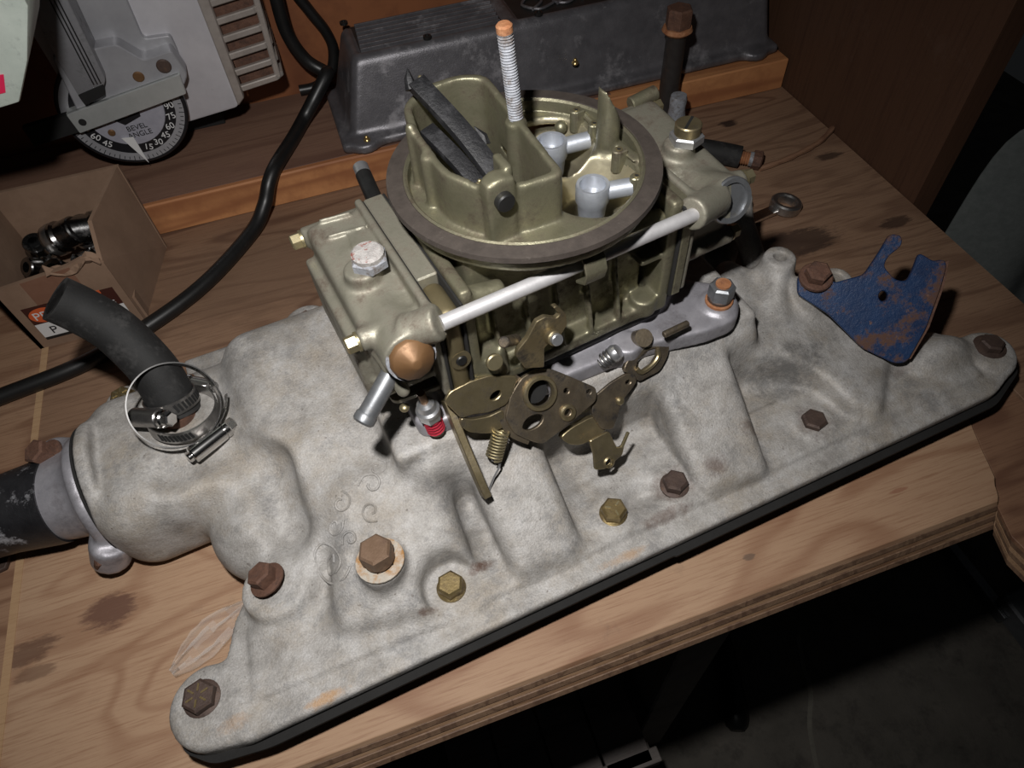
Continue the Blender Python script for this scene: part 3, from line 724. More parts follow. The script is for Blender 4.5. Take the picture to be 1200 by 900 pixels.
for cx, cy, s_ in ((-14.1, -5.4, .45), (-13.4, -4.6, .5), (-11.6, -4.4, .6), (-12.1, -5.6, .5), (-11.0, -3.6, .5), (-13.6, -6.4, .4)):
    k0 = random.uniform(0, 6)
    scr((cx, cy), s_, [((.25 + .13 * k) * math.cos(k0 + .95 * k), (.25 + .13 * k) * math.sin(k0 + .95 * k)) for k in range(8)])
# outlines of the throttle linkage plates, (along, up the plate) in cm
LA = [(-3.9, 0.84), (-3.07, 1.43), (-2.23, 1.53), (-1.4, 1.18), (-0.73, 0.54), (0.65, -0.85), (0.45, -1.53), (-1.34, -2.03), (-3.17, -2.42), (-3.71, -1.95), (-4.43, -1.14), (-4.58, -0.19)]
LA_H = [(-2.42, 0.27), (-1.82, -0.01), (-2.21, 0.86), (-3.35, -1.11), (-1.0, -0.27), (-1.32, -1.39), (0.17, -0.88)]
LA_SLOT = [(-3.89, -1.03), (-3.52, -0.71), (-3.01, -0.7), (-2.65, -0.94), (-2.82, -1.24), (-3.19, -1.38), (-3.68, -1.33)]
LB = [(0.5, -1.67), (1.7, -1.35), (2.69, -1.26), (3.18, -1.48), (3.21, -1.95), (2.73, -2.26), (2.0, -2.65), (1.34, -3.54), (1.01, -3.92), (0.35, -3.59), (0.09, -2.52)]
LB_H = [(2.67, -1.77), (1.87, -2.54)]
LU = [(2.66, -1.34), (3.01, -0.91), (4.1, -0.55), (5.31, -0.3), (5.85, -0.43), (5.97, -0.85), (5.56, -1.65), (4.86, -2.27), (3.35, -2.31), (3.28, -1.82)]
LU_H = [(3.45, -1.5), (3.74, -1.04), (4.44, -0.83), (4.98, -0.94), (4.92, -1.37), (4.46, -1.69), (3.71, -1.82)]
ROD = [(4.96, 0.12), (6.56, 0.12)]
LC = [(-0.66, -3.4), (0.57, -3.41), (0.75, -4.59), (1.24, -4.56), (0.93, -5.1), (-0.21, -5.4), (-0.89, -5.14), (-0.67, -4.27)]
LC_H = [(0.02, -5.11), (1.53, -3.89), (1.03, -4.66)]
LD = [(-1.99, -3.23), (-1.19, -3.03), (0.06, -2.97), (0.91, -3.32), (0.9, -3.99), (0.19, -4.25), (-0.91, -4.24), (-1.61, -3.89)]
LE = [(-2.25, 4.28), (-1.78, 4.32), (-1.22, 3.93), (-0.99, 4.08), (-1.36, 4.68), (-1.13, 4.69), (-0.67, 3.91), (-0.64, 3.2), (-0.92, 2.78), (-1.52, 2.6), (-1.95, 2.33), (-2.03, 1.0), (-3.08, 1.55), (-3.45, 2.61), (-3.36, 2.99), (-2.8, 3.47)]
LE_P = [(-1.57, 2.9), (-4.09, 4.1), (-3.07, 3.02), (-4.45, 2.43)]
SCR = [(2.36, -0.32), (1.75, -0.7), (4.14, -0.2)]
LF = [(-7.2, 1.57), (-6.8, 1.93), (-5.68, 1.99), (-4.67, 1.84), (-3.27, 1.11), (-3.78, 0.36), (-4.29, -0.1), (-5.25, -0.07), (-6.11, 0.25), (-6.69, 0.29)]
LF2 = [(-6.69, 0.29), (-6.22, -0.09), (-5.34, -0.35), (-4.48, -0.34), (-4.64, -1.32), (-5.51, -1.34), (-6.54, -0.72), (-6.84, -0.16)]
LF_H = [(-4.67, 0.67), (-4.32, 0.63), (-4.73, 0.47)]
# ------------------------------------------------------------------ spacer plate under the carburetor
AK = R(10.2)
sp = thing('carburetor_spacer', 'grey aluminium spacer plate clamped between the carburetor and the manifold', 'spacer plate', (C0[0], C0[1], 8.2), AK)
f = Field((-10.5, -7.5, 7.9), (12.5, 7, 10.6), .13)
f.add(d_poly(roundpoly([(-8.6, -3.6), (-3, -4.4), (1.8, -4.7), (4.6, -5.0), (8.0, -5.9), (9.9, -6.0), (10.9, -4.8), (10.6, -3.2), (8.6, -1.4), (8.6, 5.2), (-8.6, 5.2)], .6), 8.1, 9.3, .15))
f.add(d_poly(roundpoly([(-7, -3.2), (6.5, -3.5), (8.4, -2.2), (8.0, 4.6), (-7, 4.6)], .6), 8.4, 9.75, .12), .3)
f.add(d_cyl((9.55, -4.6, 8.2), (9.55, -4.6, 9.55), 1.0, .15), .3)
f.add(d_cyl((3.5, -4.4, 8.2), (3.5, -4.4, 9.5), .8, .12), .3)
o = mesh_obj('plate', f.mesh(), M['alu_dark'], sp, (0, 0, -8.2))
def spn(g, name, mat, ang=30): o = g.obj(name, mat, sp, (0, 0, -8.2), ang=ang); return o
spn(G().cyl((9.55, -4.6, 9.5), (9.55, -4.6, 9.75), .78, ch=.05), 'washer', M['rust_orange'])
spn(G().cyl((9.55, -4.6, 9.72), (9.55, -4.6, 9.98), .68, ch=.05), 'lock_washer', M['rust_dark'])
nut = spn(G().hexa((9.55, -4.6, 9.95), (9.55, -4.6, 10.85), .72, .1, .3), 'stud_nut', M['plug_steel'])
G().cyl((9.55, -4.6, 9.9), (9.55, -4.6, 10.95), .42).obj('stud_end', M['rust_orange'], nut)
spn(G().cyl((4.3, -4.2, 9.0), (4.2, -4.9, 9.9), .5), 'vacuum_port', M['lever'])

# ------------------------------------------------------------------ carburetor
ZB = 9.7
carb = thing('carburetor', 'olive gold four barrel carburetor bolted on top of the intake manifold', 'carburetor', (C0[0], C0[1], ZB), AK)
def CP(g, name, mat, parent=None, bevel=0.0, ang=35, smooth=True, seg=1):
    return g.obj(name, mat, parent or carb, (0, 0, -ZB) if parent is None else (0, 0, 0), bevel=bevel, ang=ang, smooth=smooth, seg=seg)
def CM(me, name, mat, parent=None, loc=(0, 0, 0), rot=None):
    l = Vector(loc) + Vector((0, 0, -ZB if parent is None else 0)); return mesh_obj(name, me, mat, parent or carb, l, rot)

f = Field((-7.2, -7.2, 10), (7.4, 7.2, 22.6), .11)
f.add(d_box((0.3, .3, 14.2), (4.9, 3.1, 4.0), .3))                                   # throat block
f.add(d_poly(roundpoly([(-5.6, -3.9), (5.6, -3.9), (6.5, -3.2), (6.5, 4.2), (-5.6, 4.2)], .4), 10.2, 11.0, .12), .15)   # base flange
f.add(d_cyl((.3, 0, 14.6), (.25, .59, 18.2), 3.6, .3, 5.9), .4)
f.add(d_box((5.95, .1, 13.9), (.32, 4.1, 3.6), .15), .2)                             # end flanges
f.add(d_box((-5.15, .1, 14.0), (.30, 4.1, 3.5), .15), .2)
f.add(d_cyl((.25, .59, 18.0), (.25, .59, 18.74), 6.05, .12))                                # air horn disc
for u_, a_ in ((-3.6, 0), (-1.9, 0), (-.2, 0), (1.5, .1), (3.2, .1)):                     # buttress ribs on the front face
    f.add(d_run((u_, -3.75, 10.9), (u_ + a_, -2.6, 15.5), .11, .30, .08), .15)
f.add(d_cyl((5.0, -3.45, 10.4), (5.0, -3.45, 11.5), .75, .1), .2)
f.add(d_box((5.2, -2.9, 14.2), (.9, .9, .18), .1), .2)
f.add(d_cyl((-4.3, -3.3, 11.0), (-4.3, -3.3, 12.6), 1.0, .1, .8), .3)
f.add(d_cyl((5.5, -3.4, 16.4), (2.5, -3.3, 16.2), .55, .1), .2)
f.add(d_cyl((-5.0, -3.4, 16.6), (-3.2, -3.5, 16.3), .5, .2), .2)
f.sub(d_cyl((.25, .59, 18.42), (.25, .59, 19.5), 5.36, .1))                                 # recessed floor
TO = roundpoly([(.3, -3.1), (-1.6, -2.95), (-3.3, -2.2), (-4.15, -.6), (-4.2, 2.5), (-3.7, 4.6), (-2.4, 5.5), (-.4, 5.5), (.75, 4.8)], .5)
TI = roundpoly([(-.05, -2.72), (-1.55, -2.58), (-3.05, -1.9), (-3.78, -.5), (-3.82, 2.4), (-3.38, 4.35), (-2.25, 5.12), (-.55, 5.12), (.36, 4.55)], .4)
f.add(d_poly(TO, 17, 21.0, .13, (0, .07)), .15)                                     # choke tower
f.sub(d_poly(TI, 15.2, 24, .05))
f.add(d_box((-2.6, -2.6, 19.6), (.66, .36, 1.8), .15), .12)                        # boss pad on the tower
f.add(d_cyl((-2.6, -2.94, 20.85), (-2.6, -2.1, 20.85), .66, .12), .12)
f.add(d_box((-2.0, -1.9, 20.3), (.2, .6, 1.3), .1), .1)
f.add(d_cap((-4.2, 1.0, 18), (-4.15, 1.0, 20.8), .32), .2)                              # ribs on the tower's side
f.add(d_cap((-4.2, 2.7, 18), (-4.1, 2.7, 21.3), .24), .15)
f.sub(d_box((-3.9, .2, 21.5), (.8, 1.0, .5), .2), .2)
f.add(d_cyl((.3, 1.2, 15.2), (.3, 1.2, 20.95), .50, .08), .2)                     # stud boss
f.add(d_cyl((4.65, .25, 17.5), (4.65, .25, 21.6), .55, .05), .15)                    # bowl vent spike
f.sub(d_half((4.35, .25, 21.35), (-1.9, 0, -1.0), ((3.9, -.6, 18.5), (5.4, 1.0, 22))))
f.add(d_box((5.0, -.9, 18.3), (.3, .9, .55), .1), .1)
for v_ in (-1.75, 2.25): f.sub(d_cyl((2.6, v_, 15.0), (2.6, v_, 18.4), 1.5, .02))
f.sub(d_cyl((2.6, -1.75, 16.6), (2.6, -1.75, 18.7), 1.55, .02, 2.35), .12); f.sub(d_cyl((2.6, 2.25, 16.6), (2.6, 2.25, 18.7), 1.55, .02, 2.35), .12)
f.add(d_poly(circ(0, 0, 5.95, 40), 18.6, 18.98, .06)) if False else None
bme = f.mesh(); bme.materials.append(M['olive']); bme.materials.append(M['machined'])
cen = np.empty(len(bme.polygons) * 3, np.float32); bme.polygons.foreach_get('center', cen); cen = cen.reshape(-1, 3) / U
mi = np.zeros(len(cen), np.int32)
for v_ in (-1.75, 2.25):                 # the bores are machined bright
    mi[(np.hypot(cen[:, 0] - 2.6, cen[:, 1] - v_) < 2.22) & (cen[:, 2] < 18.34) & (cen[:, 2] > 15.05)] = 1
bme.polygons.foreach_set('material_index', mi)
body = CM(bme, 'main_body', None)
g = G(); g.lathe([(5.30, 17.9), (5.47, 17.9), (5.56, 19.07), (5.46, 19.12), (5.36, 19.02)], None, 72, closed=True)
g.v = [p + Vector((.25, .59, 0)) for p in g.v]; CP(g, 'air_horn_lip', M['olive'], ang=40)
g = G(); g.lathe([(5.5, 18.72), (6.28, 18.72), (6.38, 18.8), (6.34, 19.04), (5.60, 19.08), (5.5, 19.0)], None, 72, closed=True)
g.v = [p + Vector((.25, .59, 0)) for p in g.v]; CP(g, 'gasket_ring', M['gasket'], ang=40)
for v_ in (-1.75, 2.25):
    CP(G().cyl((2.6, v_, 15.2), (2.6, v_, 15.3), 1.45, seg=32), 'throttle_plate', M['hole'])
for cx, cy, ex, ey in ((2.6, -1.7, 4.25, -2.45), (2.75, 2.3, 4.6, 1.75)):
    g = G(); g.lathe([(.62, 18.42), (.76, 18.44), (.80, 18.32), (.80, 17.6), (.70, 17.4), (.62, 16.6), (.4, 16.4), (.35, 17.3), (.6, 17.75)], Matrix.Translation((cx, cy, 0)), 28, closed=True)
    b_ = CP(g, 'booster_venturi', M['booster'], ang=40)
    CP(G().cyl((cx, cy, 17.5), (cx, cy, 17.78), .6), 'booster_throat', M['zinc'], b_)
    d = Vector((ex - cx, ey - cy, 0)).normalized()
    CP(G().cyl((cx + d.x * .7, cy + d.y * .7, 17.98), (ex, ey, 18.1), .42, seg=18), 'booster_arm', M['booster'], b_)
for x, y, h_ in ((4.75, 3.05, 1.15), (4.95, 1.7, 1.05), (4.65, -.85, 1.15), (4.5, -2.55, .8)):
    p_ = CP(G().box((x, y, 17.9 + h_ / 2), (.5, .55, h_)).cyl((x - .2, y, 17.9), (x - .2, y, 17.9 + h_), .25, seg=12), 'bleed_post', M['olive'], bevel=.05)
    CP(G().lathe([(.1, 17.89 + h_), (.17, 17.89 + h_), (.17, 17.93 + h_), (.1, 17.93 + h_)], Matrix.Translation((x - .1, y, 0)), 12, closed=True), 'air_bleed', M['gold_bright'], p_)
    CP(G().cyl((x - .1, y, 17.9 + h_ - .1), (x - .1, y, 17.905 + h_), .1, seg=10), 'bleed_hole', M['hole'], p_)
CP(G().tube([(5.0, 3.0, 18.75), (5.15, 2.3, 18.5), (5.15, 1.7, 18.6)], .14, 8), 'fuel_passage', M['olive'])
CP(G().tube([(5.0, -.9, 18.65), (5.0, -1.7, 18.45), (4.75, -2.5, 18.5)], .16, 8), 'fuel_passage', M['olive'])
CP(G().sphere((4.0, 3.45, 18.1), .34), 'ball_plug', M['olive'])
# stud with threads
A = Vector((.33, 1.2, 20.9)); B = Vector((0, 1.2, 25.15)); d = (B - A).normalized()
g = G(); n = 34; prof = []
L_ = (B - A).length
for k in range(n):
    z0 = L_ * k / n; prof += [(.27, z0), (.335, z0 + L_ / n * .5)]
Mz = Matrix.Translation(A) @ zto(d).to_4x4()
g.lathe([(0, -1)] + [(.27, -1)] + prof + [(.27, L_), (0, L_)], Mz, 16)
st = CP(g, 'air_cleaner_stud', M['zinc_white'], ang=20)
CP(G().cyl(A + d * (L_ - .36), A + d * (L_ + .06), .34, ch=.08), 'rusty_tip', M['rust_orange'], st)
# black plug on the boss pad
CP(G().cyl((-2.6, -2.9, 20.55), (-2.6, -3.3, 20.55), .42, ch=.06), 'choke_shaft_plug', M['black_plug'])
# torn rubber strips stuffed in the tower
g = G()
def slab(g, a, b, w, t, up=(0, -.5, .8)):
    pts = spline([a, Vector(a).lerp(Vector(b), .5) + Vector((.12, .05, .15)), b], 5)
    g.tube(pts, 0, flat=(w, t), up=up)
slab(g, (-2.9, 4.4, 22.2), (-1.5, -1.9, 19.2), .85, .45)
slab(g, (-3.2, 3.2, 20.6), (-2.3, -1.7, 18.8), .75, .45)
g.tube([(-3.2, 4.3, 22.0), (-3.15, 4.6, 22.4), (-3.05, 4.8, 22.7)], [.3, .2, .03], 6)
g.tube([(-1.45, .9, 20.5), (-1.4, 1.1, 20.8), (-1.65, 1.4, 21.2)], [.28, .2, .03], 5)
tr = tag(g.obj('rubber_scrap', M['torn_rubber'], None, bevel=.08, seg=2), 'torn black rubber strips stuffed into the carburetor choke tower', 'rubber scrap')
tr.location = Vector((C0[0], C0[1], 0)) * U; tr.rotation_euler = (0, 0, AK)
CP(G().sphere((-3.0, -1.5, 20.5), .14).sphere((-2.85, -1.35, 20.55), .1), 'choke_screw', M['gold_bright'])
CP(G().lathe([(0, 0), (1.9, 0), (1.9, .5), (1.4, 1.1), (.5, 1.4), (0, 1.45)], Matrix.Translation((4.2, 6.0, 15.4)), 28), 'diaphragm_housing', M['olive_grey'])
CP(G().sphere((-2.4, 5.2, 21.9), .12), 'tower_screw', M['gold_bright'])

G_ = G(); G_.prism(roundpoly([(-5.4, -3.7), (6.3, -3.7), (6.3, 4.0), (-5.4, 4.0)], .4), 9.7, 10.25); CP(G_, 'base_gasket', M['gasket_black'])
# --- metering blocks and gaskets
for nm, u0, u1, mt in (('gasket', -5.55, -5.42, 'gasket_black'), ('metering_block', -6.55, -5.53, 'olive_grey'), ('gasket', -6.68, -6.53, 'gasket_black'), ('gasket', 6.2, 6.34, 'gasket_black'), ('metering_block', 6.32, 6.9, 'olive')):
    sh = nm == 'metering_block' and u0 < 0
    g = G(); g.box(((u0 + u1) / 2, 1.45 if sh else .3, 14.2), (u1 - u0, 6.6 if sh else 8.9, 5.9)); CP(g, nm, M[mt], bevel=.08)
g = G(); g.box((-6.04, -2.95, 14.0), (1.04, 2.4, 5.6)); CP(g, 'metering_block_end', M['metering'], bevel=.45, seg=4)
CP(G().lathe([(.28, 0), (.5, 0), (.5, .1), (.28, .1)], Matrix.Translation((-5.95, -4.13, 13.7)) @ zto((0, -1, .15)).to_4x4(), 20, closed=True), 'idle_screw_seat', M['gold'])
CP(G().cyl((-5.95, -4.1, 13.7), (-5.95, -4.32, 13.74), .27, ch=.05), 'idle_mixture_screw', M['black_plug'])

# --- fuel bowls
def bowl(sgn, u0, u1, name):
    f = Field((min(u0, u1) - 1.2, -5.4, 11), (max(u0, u1) + 1.2, 6.6, 19), .1)
    um = (u0 + u1) / 2; hw = abs(u1 - u0) / 2
    f.add(d_box((um, .9, 14.75), (hw, 3.9, 1.95), .4, Matrix.Rotation(R(5), 3, 'X')))
    f.add(d_box((um - sgn * .5, .8, 13.3), (hw - .7, 3.6, 1.9), .4), .2)
    f.add(d_box((um - sgn * (hw - .2), .4, 14.3), (.2, 4.45, 3.0), .1))               # mating flange
    for v_ in (5.0, -2.9):                                                              # long screw sleeves
        for z_ in (16.1, 12.6):
            f.add(d_cyl((u0 + sgn * 0, v_ * .98, z_), (u1 + sgn * .2, v_ * .98, z_), .52, .1), .25)
    f.add(d_cyl((um + sgn * .25, .1, 16.2), (um + sgn * .25, .1, 17.3), .82, .1), .3)    # needle boss
    # inlet / sight boss
    if sgn < 0: f.add(d_cyl((um + sgn * .15, .2, 15.3), (um + sgn * .1, -4.5, 15.75), 1.1, .1, 1.2), .18)
    else: f.add(d_cyl((um + .3, .1, 14.7), (um + .4, -4.0, 16.25), 1.05, .1, 1.2), .3)
    # transfer-tube socket
    f.add(d_cyl((um - sgn * .1, -3.6, 16.3), (u0 - sgn * (.55 if sgn > 0 else -.05), -4.4, 16.9), .8, .1), .25)
    return f, um
f, um = bowl(-1, -6.6, -9.7, 'f')
for v_, l0, l1 in ((4.4, -9.0, -7.4), (3.2, -9.0, -7.1), (1.9, -8.2, -7.0)):
    zr = 16.72 + .087 * (v_ - .9); f.add(d_run((l0, v_, zr), (l1, v_ - .25, zr), .08, .2, .05), .05)
f.add(d_box((-7.55, 2.35, 16.82), (.6, .55, .2), .1, Matrix.Rotation(R(-10), 3, 'Z')), .08)
f.add(d_box((-9.9, 1.0, 13.4), (.35, 3.5, 1.9), .2), .15)
f.add(d_cap((-9.3, -2.9, 15.4), (-8.9, -4.1, 13.3), .32), .15)
fb = CM(f.mesh(), 'fuel_bowl', M['olive_grey'])
f, um2 = bowl(1, 6.9, 10.7, 'r')
f.add(d_run((8.4, 1.6, 17.0), (6.9, 1.7, 17.0), .25, .2, .1), .15)
rb = CM(f.mesh(), 'fuel_bowl', M['olive_grey'])
def bowl_screw(p, d, par):
    p = Vector(p); d = Vector(d); g = G()
    g.cyl(p, p + d * .12, .46); g.hexa(p + d * .1, p + d * .62, .40, .07)
    CP(g, 'bowl_screw', M['gold_bright'], par, ang=30)
for v_ in (5.0, -2.9):
    for z_ in (16.1, 12.6):
        if z_ > 14: bowl_screw((-9.9, v_ * .98, z_), (-1, 0, 0), fb)
        bowl_screw((10.9, v_ * .98, z_), (1, 0, 0), rb)
# needle-and-seat nuts with screws
for par, x, y, top, tm in ((fb, -7.93, .1, 'grit', M['red_grit']), (rb, 9.35, 0, 'slot', M['gold'])):
    n_ = CP(G().hexa((x, y, 17.3), (x, y, 17.75), .88, .08, .25), 'adjusting_nut', M['zinc_white'] if par is fb else M['zinc'], par, ang=30)
    if top == 'grit':
        CP(G().lathe([(0, 17.7), (.72, 17.7), (.74, 17.95), (.62, 18.06), (0, 18.1)], Matrix.Translation((x, y, 0)), 24), 'lock_screw', tm, n_)
    else:
        g = G(); g.cyl((x, y, 17.7), (x, y, 18.3), .68, ch=.06); s_ = CP(g, 'lock_screw', tm, n_, ang=30)
        CP(G().box((x, y, 18.3), (1.2, .14, .03), Matrix.Rotation(R(35), 3, 'Z')), 'screw_slot', M['hole'], s_)
# brass sight plug, steel core plug
px_, pz_ = um - .1, 15.75
g = G(); g.lathe([(0, 0), (1.0, 0), (1.02, .25), (.92, .45), (.28, .85), (.2, .9), (0, .9)], Matrix.Translation((px_, -4.5, pz_)) @ zto((0, -.94, .34)).to_4x4() @ Matrix.Scale(1.0, 4), 12)
CP(g, 'inlet_plug', M['brass'], fb, bevel=.03, ang=50)
CP(G().lathe([(.98, 0), (1.12, 0), (1.12, .14), (.98, .14)], Matrix.Translation((px_, -4.48, pz_)) @ zto((0, -.94, .34)).to_4x4(), 32, closed=True), 'plug_seal', M['zinc_white'], fb)
g = G(); g.lathe([(0, .02), (.86, .02), (.88, .16), (1.1, .18), (1.16, .08), (1.16, -.2), (0, -.2)], Matrix.Translation((um2 + .4, -3.98, 16.25)) @ zto((-.06, -.93, .36)).to_4x4(), 36)
CP(g, 'core_plug', M['plug_steel'], rb, ang=30)
# vacuum nipples
CP(G().tube(spline([(-8.9, -3.4, 14.2), (-9.9, -3.9, 13.6), (-10.9, -4.35, 13.0)], 4), .46, 16), 'inlet_nipple', M['plug_steel'], fb)
CP(G().lathe([(0, 0), (.44, 0), (.52, .12), (.52, .42), (.44, .52), (0, .5)], Matrix.Translation((-10.75, -4.28, 13.1)) @ zto((-.78, -.36, -.5)).to_4x4(), 20), 'nipple_bead', M['plug_steel'], fb)
CP(G().cyl((-5.9, 4.7, 16.4), (-5.7, 7.0, 16.9), .42), 'vacuum_cap', M['black_plug'])
CP(G().cyl((-5.72, 6.7, 16.84), (-5.62, 7.6, 17.06), .40, ch=.06), 'vacuum_nipple', M['zinc'])
CP(G().cyl((-4.2, 5.2, 16.6), (-4.0, 6.6, 16.9), .5, ch=.12), 'vacuum_nipple', M['olive'])
CP(G().cyl((9.6, 5.2, 16.6), (11.3, 5.2, 16.8), .42, ch=.06), 'bowl_vent', M['olive'])
# --- silver transfer tube with its clip
tb = CP(G().cyl((-6.6, -4.45, 16.85), (.2, -4.47, 16.85), .345, seg=20), 'transfer_tube', M['tube_alu'])
CP(G().cyl((.9, -4.47, 16.85), (7.1, -4.48, 16.9), .345, seg=20), 'transfer_tube', M['tube_alu'])
g = G(); g.tube([(.55, -4.2, 18.0), (.55, -5.1, 17.4), (.55, -5.3, 16.9), (.55, -5.15, 16.3), (.55, -4.5, 15.9)], 0, flat=(1.1, .16), up=(0, -1, .3))
CP(g, 'tube_clip', M['olive'], bevel=.03)
# little pump linkage under the front bowl
CP(G().sphere((-9.0, -3.6, 11.4), .25, sc=(1, 1, .8)), 'pump_screw', M['gold_bright'])
g = G(); g.prism(roundpoly([(-9.4, -3.2), (-6.8, -3.5), (-6.6, 3.5), (-9.4, 3.5)], .4), 11.3, 11.7); CP(g, 'pump_cover', M['olive_grey'], bevel=.08)
# ------------------------------------------------------------------ throttle linkage (children of the carburetor)
def plate(name, outl, holes, v, z, e, t, mat, r=.18, parent=None, bevel=.035):
    me = plate_mesh(roundpoly(outl, r, 3), holes, t, bevel)
    return CM(me, name, mat, None, (0, v, z), Matrix.Rotation(R(90 - e), 3, 'X'))
def onp(q, v, z, e, off=0.0):
    """plate coordinates -> carburetor frame"""
    s, c = math.sin(R(e)), math.cos(R(e)); return Vector((q[0], v + q[1] * s - off * c, z + q[1] * c + off * s))
h0 = LA_H[0]
la = plate('throttle_lever', LA, [circ(h0[0], h0[1], .72, 24), [tuple(p) for p in spline([Vector(q) for q in LA_SLOT], 4, True)], circ(*LA_H[4], .16, 12), circ(*LA_H[5], .2, 12), circ(*LA_H[6], .14, 12)], -5.2, 9.5, 35, .28, M['lever'], .25)
ax = Vector((0, -math.cos(R(35)), math.sin(R(35))))
def ringat(q, ro, ri, h, mat, name, off=.1, v=-5.2, z=9.5, e=35):
    p = onp(q, v, z, e, off); n_ = Vector((0, -math.cos(R(e)), math.sin(R(e))))
    g = G(); g.lathe([(ri, 0), (ro, 0), (ro, h * .6), (ro - .08, h), (ri + .04, h)], Matrix.Translation(p) @ zto(n_).to_4x4(), 28, closed=True)
    CP(g, name, mat)
ringat(h0, .95, .70, .26, M['gold'], 'bushing')
ringat(LA_H[5], .46, .24, .24, M['gold'], 'rivet_ring')
p = onp(h0, -5.2, 9.5, 35, -.5); CP(G().cyl(p, p - ax * .2, .7), 'bushing_recess', M['hole'])
# curled rim on the left of the lever
pts = [onp(q, -5.2, 9.5, 35, -.12) for q in (LA[1], LA[0], LA[11], LA[10], LA[9])]
CP(G().tube(spline(pts, 5), 0, flat=(.5, .16), up=tuple(ax)), 'lever_rim', M['lever'])
plate('throttle_arm', LB, [circ(*LB_H[0], .17, 12, .13)], -4.8, 9.5, 35, .22, M['lever'], .2)
p = onp(LB_H[1], -4.8, 9.5, 35, .1); CP(G().lathe([(0, 0), (.24, 0), (.24, .1), (.14, .22), (0, .24)], Matrix.Translation(p) @ zto(ax).to_4x4(), 16), 'rivet', M['gold'])
plate('kickdown_arm', LU, [LU_H], -4.5, 9.5, 35, .3, M['lever'], .25)
pts = [onp(q, -4.5, 9.5, 35, .22) for q in (LU_H[0], LU_H[6], LU_H[5], LU_H[4], LU_H[3])]
CP(G().tube(spline(pts, 5), .14, 10), 'wire_clip', M['gold'])
a = onp(ROD[0], -5.6, 10.2, 35, 0); b_ = onp(ROD[1], -5.6, 10.2, 35, 0); CP(G().cyl(a, b_, .19, ch=.05), 'throttle_rod', M['lever'])
plate('stop_tab', LC, [circ(*LC_H[0], .2, 14)], -5.3, 9.5, 35, .2, M['gold'], .15)
a = onp(LC_H[1], -5.3, 9.5, 35, .3); b_ = onp(LC_H[2], -5.3, 9.5, 35, .05); CP(G().cyl(a, b_, .1), 'stop_pin', M['gold_bright'])
ringat(LC_H[0], .34, .2, .15, M['gold'], 'tab_eyelet', .05, -5.3)
plate('pump_cam', LD, [], -4.4, 9.5, 35, .5, M['gold'], .3)
# idle arm rising to its pivot pin
plate('choke_lever', LE, [], -4.95, 10.5, 4, .28, M['gold'], .1)
p = onp(LE_P[0], -4.85, 10.5, 4, 0); n25 = Vector((0, -math.cos(R(25)), math.sin(R(25))))
pin = CP(G().cyl(p - n25 * .3, p + n25 * .75, .42, .38, ch=.05), 'pivot_pin', M['gold'])
CP(G().cyl(p + n25 * .72, p + n25 * 1.0, .3, ch=.04), 'pin_end', M['zinc'], pin)
a = onp(LE_P[1], -4.85, 10.5, 4, .4); b_ = onp(LE_P[2], -4.85, 10.5, 4, -.4); CP(G().cyl(a, b_, .27, ch=.05), 'throttle_shaft_end', M['lever'])
p = onp(LE_P[3], -4.85, 10.5, 4, -.3); CP(G().cyl(p, p + n25 * .3, .42, ch=.06), 'shaft_nut', M['gold_bright'])
# fast-idle screw with a little coil
a = onp(SCR[0], -4.2, 9.5, 35, .45); b_ = onp(SCR[1], -4.2, 9.5, 35, -.1)
sc_ = CP(G().cyl(b_, a, .32).lathe([(0, 0), (.48, 0), (.5, .15), (.4, .38), (0, .42)], Matrix.Translation(a) @ zto(a - b_).to_4x4(), 20), 'idle_screw', M['zinc'])
def coil(a, b, r, turns, wire, n=10):
    a = Vector(a); b = Vector(b); d = b - a; R3 = zto(d); pts = []
    for k in range(int(turns * n) + 1):
        t = k / (turns * n); an = 2 * math.pi * k / n
        pts.append(a + d * t + R3 @ Vector((r * math.cos(an), r * math.sin(an), 0)))
    return G().tube(pts, wire, 6)
CP(coil(b_, a, .42, 4, .07), 'idle_screw_spring', M['chrome_dull'], sc_)
# left bracket with its long arm towards the front
plate('cable_bracket', LF, [circ(*LF_H[0], .34, 16, .2, .3)], -4.9, 10, 25, .22, M['gold'], .2)
plate('bracket_foot', LF2, [], -4.8, 10, 25, .3, M['gold'], .2)
g = G(); g.tube(spline([(-6.85, -3.35, 10.25), (-6.92, -4.9, 8.75), (-6.95, -6.5, 7.3), (-6.94, -7.3, 6.5)], 4), 0, flat=(.95, .4), up=(1, 0, 0))
CP(g, 'bracket_arm', M['gold'], bevel=.04)
# throttle return spring with its wire tail
CP(coil((-4.9, -5.55, 8.9), (-5.75, -6.05, 7.5), .42, 10, .06, 12), 'return_spring', M['gold_bright'])
CP(G().tube(spline([(-5.75, -6.05, 7.5), (-5.6, -6.4, 7.2), (-6.1, -6.6, 6.6), (-6.55, -6.8, 6.0)], 4), .055, 6), 'spring_tail', M['zinc'])
# pump bolt with a red spring
A = Vector((-8.05, -3.6, 11.9)); B = Vector((-7.76, -3.75, 8.5)); d = (B - A).normalized()
pb = CP(G().cyl(A, B, .2, seg=12), 'pump_bolt', M['brass'])
CP(G().lathe([(0, 0), (.3, 0), (.45, .15), (.5, .5), (.62, .6), (.62, .8), (0, .8)], Matrix.Translation(A + d * .7) @ zto(d).to_4x4(), 24).hexa(A + d * 1.45, A + d * 2.05, .58, .05), 'pump_nut', M['zinc'], pb, ang=30)
CP(coil(A + d * 2.0, A + d * 3.15, .42, 5, .085, 12), 'pump_spring', M['red_paint'], pb)
CP(G().cyl(A + d * 3.05, B, .4, ch=.08), 'spring_seat', M['lever'], pb)
